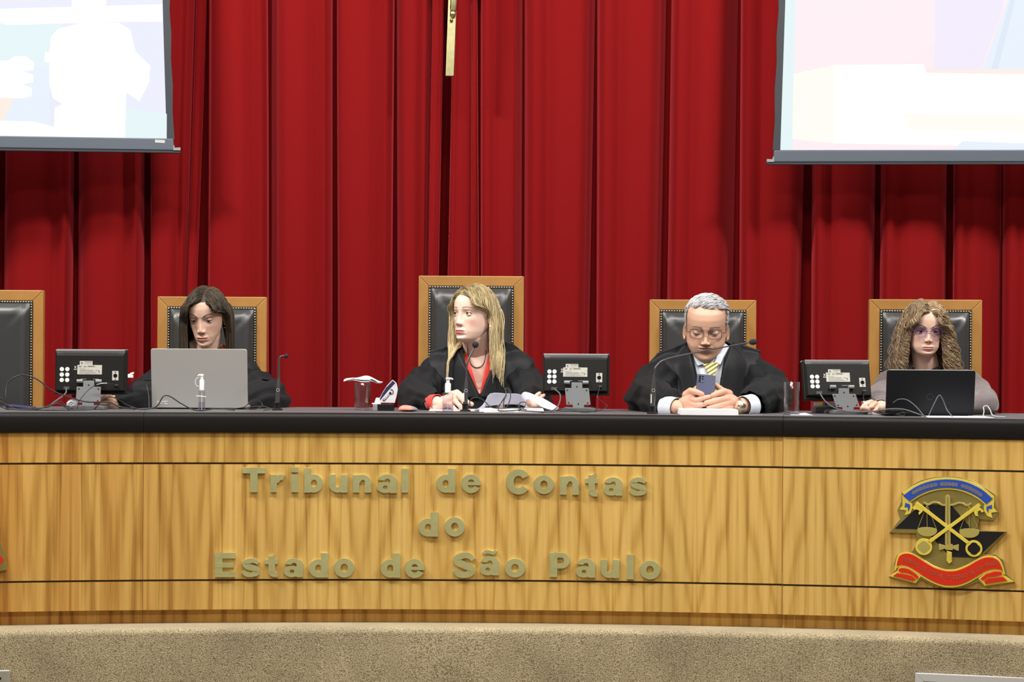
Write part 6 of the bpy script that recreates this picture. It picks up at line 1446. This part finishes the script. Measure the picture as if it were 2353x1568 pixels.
shirt, bsh = garment(t3, 'shirt', 'shirt', [((nb[0], nb[1], nb[2]-.03), .074, tuple(Vector(nb)*.60+Vector(nh)*.40), .068), ((nb[0], y3_-.045, .95), .110, (nb[0], y3_-.045, .90), .120), ((nb[0], y3_-.03, .90), .135, (nb[0], y3_, .60), .15)], None, [], smooth=4)
robe3, bv3 = garment(t3, 'robe', 'robe', capsR, vcut(V3, 0), sl, ripple=rip)
drape(t3, 'yoke', 'yoke', [[(1578, 786), (1548, 797), (1510, 812)], [(1590, 830), (1545, 836), (1492, 842)], [(1600, 880), (1550, 880), (1530, 878)], [(1606, 925), (1570, 925), (1548, 925)]], bv3, off=.008, Yref=y3_)
drape(t3, 'yoke', 'yoke', [[(1684, 786), (1715, 795), (1748, 806)], [(1668, 830), (1705, 830), (1742, 832)], [(1657, 880), (1690, 880), (1712, 876)], [(1650, 925), (1680, 925), (1700, 925)]], bv3, off=.008, Yref=y3_)
drape(t3, 'shirt_collar', 'shirt', [[(1592, 812), (1601, 812), (1609, 816)], [(1596, 826), (1606, 830), (1618, 836)], [(1603, 841), (1612, 838), (1622, 837)]], bsh, off=.006, Yref=y3_, ybias=-.006)
drape(t3, 'shirt_collar', 'shirt', [[(1661, 812), (1655, 814), (1649, 816)], [(1660, 826), (1652, 829), (1642, 833)], [(1655, 838), (1648, 837), (1641, 836)]], bsh, off=.006, Yref=y3_, ybias=-.006)
def stripe_mat():
    m = bpy.data.materials.new('striped_tie'); m.use_nodes = True; nt = m.node_tree; N = nt.nodes; L = nt.links
    tc = N.new('ShaderNodeTexCoord'); mp = N.new('ShaderNodeMapping'); mp.inputs['Rotation'].default_value = (0, math.radians(33), 0); L.new(tc.outputs['Object'], mp.inputs[0])
    sp = N.new('ShaderNodeSeparateXYZ'); L.new(mp.outputs[0], sp.inputs[0]); a = N.new('ShaderNodeMath'); a.operation = 'MULTIPLY'; a.inputs[1].default_value = 72; L.new(sp.outputs[2], a.inputs[0])
    f = N.new('ShaderNodeMath'); f.operation = 'FRACT'; L.new(a.outputs[0], f.inputs[0]); cr = N.new('ShaderNodeValToRGB'); cr.color_ramp.interpolation = 'CONSTANT'; e = cr.color_ramp.elements
    e[0].color = (.74, .62, .22, 1); e[1].position = .62; e[1].color = (.02, .02, .035, 1); k = e.new(.80); k.color = (.45, .42, .38, 1); k = e.new(.86); k.color = (.02, .02, .035, 1)
    L.new(f.outputs[0], cr.inputs[0]); L.new(cr.outputs[0], N['Principled BSDF'].inputs[0]); N['Principled BSDF'].inputs['Roughness'].default_value = .5; return m
MT['tie'] = stripe_mat()
drape(t3, 'tie', 'tie', [[(1616, 838), (1634, 834), (1652, 834)], [(1622, 850), (1636, 848), (1648, 846)], [(1628, 862), (1636, 862), (1643, 862)], [(1622, 885), (1634, 885), (1645, 885)], [(1616, 915), (1632, 915), (1648, 915)]], bsh, off=.016, Yref=y3_, solid=.006)
def cuff(par, p, q, r0, r1, mt='shirt', name='shirt_cuff'):
    p, q = Vector(p), Vector(q); return obj(name, sleeve([p, p.lerp(q, .5), q], [r0, (r0+r1)/2, r1], folds=(3, .02), n=34, m=10, wrink=.001), mt, par, solid=.002)
cuff(t3, Vector(WL)+Vector((-.040, .050, 0)), Vector(WL)+Vector((.0, .005, -.002)), .044, .040); cuff(t3, Vector(WR)+Vector((.050, .05, 0)), Vector(WR)+Vector((.012, .01, -.002)), .044, .040)
# watch
wc = Vector(WR)+Vector((-.002, -.004, 0)); ax = (Vector(WR)-Vector(RH[0][1][0])).normalized()
fx = Vector((0, -1, .12)).normalized()
band_ = [tuple(wc+(Vector((0, 0, 1)).cross(ax).normalized()*math.cos(a)*.0305+Vector((0, 0, 1))*math.sin(a)*.0305)) for a in np.linspace(0, 2*PI, 30)]
wt = obj('wristwatch', MB().tube(band_, .0055, 8, flat=.45), 'nail', t3)
fc = wc+Vector((.006, -.031, .002)); obj('watch_case', MB().lathe([(1e-4, 0), (.0165, 0), (.0165, .006), (.0135, .008)], 28, fc-fx*.003, axis=fx), 'nail', wt); obj('watch_dial', MB().lathe([(1e-4, .0075), (.0130, .0075)], 28, fc-fx*.003, axis=fx).tube([tuple(fc+fx*.005), tuple(fc+fx*.005+Vector((.004, 0, .008)))], .0007, 5, mi=1).tube([tuple(fc+fx*.005), tuple(fc+fx*.005+Vector((-.009, 0, -.001)))], .0006, 5, mi=1), ['black_gloss', 'white_plastic'], wt)
# short grey hair
def short_hair(hf, par, n, base, hl, seed):
    r = np.random.default_rng(seed); P = rings_head(.13, 1.16, n1=110, n2=120); c0 = np.array((0, .005, .02)); x, y, z = P[..., 0], P[..., 1], P[..., 2]; keep = hl(x, y, z)
    cand = P[keep]; pick = cand[r.integers(0, len(cand), n)]+r.normal(0, .0012, (n, 3))
    nrm = pick-c0; nrm /= np.linalg.norm(nrm, axis=1)[:, None]
    flow = np.stack([.35*np.sign(pick[:, 0])*np.clip(np.abs(pick[:, 0])/.05, 0, 1)+.25, -.25+0*pick[:, 1], -.9*np.clip(1-pick[:, 2]/.11, 0, 1)+0*nrm[:, 0]], 1)
    top = pick[:, 2] > .07; flow[top] = np.stack([.8+0*pick[top, 0], .35+0*pick[top, 0], .0+0*pick[top, 0]], 1)
    flow -= nrm*(flow*nrm).sum(1)[:, None]; flow /= np.linalg.norm(flow, axis=1)[:, None]+1e-9
    ln = np.where(pick[:, 2] > .07, .022, .007)*(.7+.6*r.random(n)); pts = []
    up = np.where(pick[:, 2] > .06, .35, .12)
    for k in range(7):
        f = k/6; q = pick+nrm*(.0015+.006*up*math.sin(f*PI*.9))[:, None]*2+flow*(ln*f)[:, None]; pts.append(q)
    S_ = np.stack(pts, 1); cols = base*(.62+.6*r.random((n, 1)))
    V, Fq, cc = strands_mesh_(tow(S_.reshape(-1, 3), hf).reshape(S_.shape), .0010, .0002, cols)
    quads_obj('hair', V, Fq, 'hair', par, cc, cap_hair(hf, hl, 1.022, base*.8, .13))
hl3 = lambda x, y, z: (((z > .085-.22*np.clip(.016-np.abs(x+.002), 0, .016))&(y > -.062+.9*np.clip(np.abs(np.abs(x)-.030)*-1+.018, 0, .02)))|((np.abs(x) > .060)&(z > .022)&(y > -.020+.0*x))|((y > .0)&(z > -.012))|((y > .03)&(z > -.055)))
short_hair(hf3, t3, 5200, np.array((.54, .54, .56)), hl3, 11)
def glasses(par, hf, mt, lens, rx, rz, tint_r=None, square=.0, half=False, yfront=-.094, sepx=.0325, dz=-.002):
    fr = []; g = MB(); parts = []
    def W_(p): return tuple(tow(p, hf))
    for sg in (-1, 1):
        P = []
        for a in np.linspace(0, 2*PI, 41):
            cx, sz = math.cos(a), math.sin(a); e = 2/(2+square*3); x = np.sign(cx)*abs(cx)**e*rx; z = np.sign(sz)*abs(sz)**e*rz
            P.append((sg*sepx+x, yfront+.5*(abs(sg*sepx+x)-.02)**2*4, dz+z*(1 if z > 0 else 1.05)))
        if half: g.tube([W_(p) for p in P[:21]], .0010, 6); g.tube([W_(p) for p in P[20:]], .0004, 5)
        else: g.tube([W_(p) for p in P], .0011, 6)
        c = (sg*sepx, yfront+.5*(sepx-.02)**2*4, dz); L_ = MB(); V = [W_(p) for p in P[:-1]]+[W_(c)]; L_.add(V, [(i, (i+1) % 40, 40) for i in range(40)]); parts.append(L_)
        g.tube([W_((sg*(sepx+rx), yfront+.004, dz+.004)), W_((sg*.071, -.068, .004)), W_((sg*.0765, -.02, .003)), W_((sg*.077, .015, .0))], .0011, 6)
    g.tube([W_((-sepx+rx, yfront+.001, dz+.003)), W_((0, yfront-.002, dz+.006)), W_((sepx-rx, yfront+.001, dz+.003))], .0011, 6)
    o = obj('eyeglasses', g, mt, par)
    for L_ in parts: obj('lens', L_, lens, o)
    return o
glasses(t3, hf3, 'glasses_brown' if 'glasses_brown' in MT else MT.setdefault('glasses_brown', mat('brown_frame', (.07, .045, .03), .35)), 'lens', .0235, .0175, square=.5, yfront=-.097, dz=.006)
# phone in both hands
ph = W(1621, 892, yh+.004); t = thing('mobile_phone', 'slate blue phone with five rear lenses held upright by the grey-haired man', 'phone', ph)
k = KY(yh); R = M3(-.18, .09, .0); pw, phh = 43*k, 62*k
def pp(nm, m, mt, par=None, bev=0): m.xf(R, ph); return obj(nm, m, mt, par or t, bevel=bev, seg=3)
hs = pp('case', MB().prism([(-pw/2, -phh/2-.01), (pw/2, -phh/2-.01), (pw/2, phh/2-.004), (pw/2-.004, phh/2), (-pw/2+.004, phh/2), (-pw/2, phh/2-.004)], -.0045, .0045), 'phone', bev=.0018)
cb = pp('camera_bump', MB().prism([(-pw/2+.003, phh/2-.032), (-pw/2+.027, phh/2-.032), (-pw/2+.027, phh/2-.004), (-pw/2+.003, phh/2-.004)], -.0062, -.004), 'phone', bev=.0012)
for q_, (u, v, r_) in enumerate([(.009, .0095, .0042), (.009, .0175, .0042), (.009, .0260, .0042), (.0195, .0095, .0034), (.0195, .0185, .0030)]): pp('camera_lens', MB().lathe([(r_, 0), (r_*.9, .0008), (1e-4, .0008)], 18, (-pw/2+u+.002, -.0061, phh/2-v), axis=(0, -1, 0)), 'black_gloss', cb)
pp('screen_face', MB().box((0, .0047, -.004), (pw-.004, .0006, phh-.0)), 'black_gloss')

# ======================================================= woman 3: curly hair, glasses
t4, x4_, y4_ = person_base(2136, .80, 'woman with long curly blonde-brown hair and violet-tinted glasses behind the black laptop')
hy = y4_-.06; hf4 = hframe(2133, 763, hy-.075, math.radians(1), math.radians(4), math.radians(1), .94)
SK4 = (.66, .44, .345)
LS, RS = sh(2050, 892, y4_), sh(2220, 892, y4_); EL, ER = sh(2016, 950, y4_-.14), sh(2256, 950, y4_-.14); WL, WR = sh(2026, 947, y4_-.40), sh(2190, 955, y4_-.38)
EL = (EL[0], EL[1], .82); ER = (ER[0], ER[1], .82); WL = (WL[0], WL[1], .805); WR = (WR[0], WR[1], .805)
nb = sh(2136, 884, y4_); nh = tow((0, .02, -.07), hf4); yh4 = y4_-.40
hand4 = [H3([(2024, 946, 0, .021), (2014, 938, 0, .022), (2006, 934, 0, .021)], yh4)]+[H3(p, yh4) for p in (
    [(2004, 934, -.01, .014), (1996, 929, -.02, .0098), (1986, 933, -.03, .0085), (1980, 941, -.03, .0074)], [(2008, 930, 0, .014), (2002, 924, -.01, .0098), (1990, 927, -.02, .0086), (1983, 934, -.03, .0075)], [(2012, 934, 0, .013), (2012, 927, -.01, .0092), (2002, 936, -.03, .0082), (1995, 944, -.03, .0070)],
    [(2018, 938, 0, .012), (2020, 933, -.01, .0085), (2012, 943, -.03, .0076), (2005, 949, -.03, .0065)], [(2004, 938, -.01, .013), (1992, 940, -.03, .010), (1981, 938, -.04, .0085)])]
hand4b = [H3([(2190, 955, 0, .021), (2165, 953, -.03, .022)], y4_-.38)]+[H3([(2166, 948+i*2, -.03, .010), (2150, 946+i*2.4, -.06, .0085), (2140, 950+i*2, -.07, .0072)], y4_-.38) for i in range(4)]+[H3([(2168, 956, -.03, .011), (2152, 960, -.06, .009)], y4_-.38)]
body(t4, hf4, SK4, (.56, .21, .19), (.09, .06, .06), [(tuple(nb), .053, tuple(nh), .047), (tuple(nb), .050, tuple(tow((0, .0, -.088), hf4)), .041)],
     [(LS, .055, RS, .055), (LS, .05, EL, .042), (RS, .05, ER, .042), (EL, .040, WL, .026), (ER, .040, WR, .026), ((nb[0], y4_, .79), .10, (nb[0], y4_+.02, .62), .13)]+legs(nb[0], y4_+.02), [hand4, hand4b],
     4, -18, fat=.05, jaw=1.06, nose=.78, noz=.86, zmap=[(-.12, -.103), (-.0725, -.066), (0, 0), (.117, .117)], gaze=(0, -.22), iris='eye_brown', shadow=(.78, .68, .72), brow_shape=.22, brow_w=1.0, blush=.7)
capsR = [((nb[0]-.05, y4_+.005, nb[2]-.045), .050, LS, .066), ((nb[0]+.05, y4_+.005, nb[2]-.045), .050, RS, .066), (LS, .075, (LS[0]+.01, y4_-.01, .78), .10), (RS, .075, (RS[0]-.01, y4_-.01, .78), .10), ((nb[0], y4_-.01, .775), .115, (nb[0], y4_, .55), .15)]
sl = [sleeve([LS, (LS[0]-.022, y4_-.04, (LS[2]+EL[2])/2), EL, ((EL[0]+WL[0])/2, y4_-.30, .815), (WL[0], WL[1]+.02, WL[2])], [.066, .066, .060, .044, .030], folds=(4, .03), seed=9, wrink=.006), sleeve([RS, (RS[0]+.028, y4_-.04, (RS[2]+ER[2])/2), ER, (ER[0]-.03, y4_-.30, .815), (WR[0]+.02, WR[1]+.02, WR[2])], [.066, .068, .062, .046, .032], folds=(4, .03), seed=10, wrink=.006)]
sw, bv4 = garment(t4, 'jumper', 'taupe', capsR, None, sl, thick=0)
m = MB(); rr = []
a0 = Vector(nb)*1.0; a1 = Vector(nb)*.54+Vector(nh)*.46
obj('jumper_neckband', sleeve([a0, a0.lerp(a1, .5), a1+Vector((0, 0, .004))], [.070, .058, .0545], folds=(3, .0), n=40, m=8, wrink=0), 'taupe_dark', t4, solid=.004)
def shoulder4(P):
    X, Y, Z = P.T; top = nb[2]-.01-.42*np.abs(X-nb[0]); back = (Y > y4_+.02)|(np.abs(X-nb[0]) < .05)
    Y = np.where(Z < top+.02, np.where(back, np.maximum(Y, y4_+.09), np.minimum(Y, y4_-.095)), Y); return np.stack([X, Y, Z], 1)
fwL = ([-.3, -.11, -.06, -.02, .025, .062, .082], [.072, .070, .070, .068, .060, .044, .026]); fwR = ([-.3, -.11, -.06, -.02, .025, .062, .082], [.072, .070, .068, .066, .058, .044, .028])
S4a, r = grow(hf4, 3600, 18, .0140, .010, 0, .014, (fwL, fwR), drop=.48, shoulder=shoulder4, yb=(-.05, -.05), seedr=8, push_back=.10)
# widen the mass towards the ends, then curl it in locks
L4 = tol(S4a, hf4) if False else S4a
wz = np.clip((.05-S4a[..., 2])/.17, 0, 1.15); S4a = S4a.copy(); S4a[..., 0] *= 1+.30*wz*(.35+1.0*r.random((len(S4a), 1)))
S4 = resample(S4a, 46)
n, m_ = S4.shape[:2]; tt = np.linspace(0, 1, m_)[None]; nl = 130; lk = r.integers(0, nl, n); phl = r.random(nl)*2*PI; fl = 3.2+2.2*r.random(nl); al = .0050+.0045*r.random(nl)
# pull strands of a lock together
for q_ in range(nl):
    s_ = lk == q_
    if s_.sum() < 2: continue
key = np.arctan2(S4[:, 16, 1], S4[:, 16, 0])*3+S4[:, 6, 1]*60; order = np.argsort(key); lk[order] = (np.arange(n)*nl)//n
th = (fl[lk][:, None]*tt*2*PI+phl[lk][:, None]+.55*r.normal(0, 1, (n, 1))); A_ = al[lk][:, None]*np.clip(tt*4.5, 0, 1)*(.8+.5*r.random((n, 1)))
S4[..., 0] += A_*np.cos(th); S4[..., 1] += A_*np.sin(th)*.9; S4[..., 2] += A_*.5*np.sin(th*1.0+1.)
pass
base = np.array((.31, .215, .13)); ti = (r.random((n, 1))*.5+.5*r.random(nl)[lk][:, None]); cols = base*(.40+1.15*ti)+np.array((.16, .13, .08))*(ti > .78)
V, Fq, cc = strands_mesh_(tow(S4.reshape(-1, 3), hf4).reshape(S4.shape), .00105, .0003, cols)
hl4 = lambda x, y, z: ((z > .082+.3*(np.abs(x-.01)))|((y > -.03)&(z > .02))|((y > .0)&(z > -.03))|((y > .03)&(z > -.09)))
quads_obj('hair', V, Fq, 'hair', t4, cc, cap_hair(hf4, hl4, 1.018, base*.5))
MT['glasses_purple'] = mat('purple_frame', (.10, .05, .22), .3)
glasses(t4, hf4, 'glasses_purple', 'lens_violet', .0245, .0205, half=True, yfront=-.096, dz=-.001)
p_ = W(1996, 932, yh4-.04); tag(obj('pen', MB().tube([tuple(W(1984, 922, yh4-.03)), tuple(W(1988, 929, yh4-.032)), tuple(W(1994, 940, yh4-.036))], [.0022, .0035, .0030], 10), 'white_plastic'), 'white pen held by the curly-haired woman beside the right monitor', 'pen')
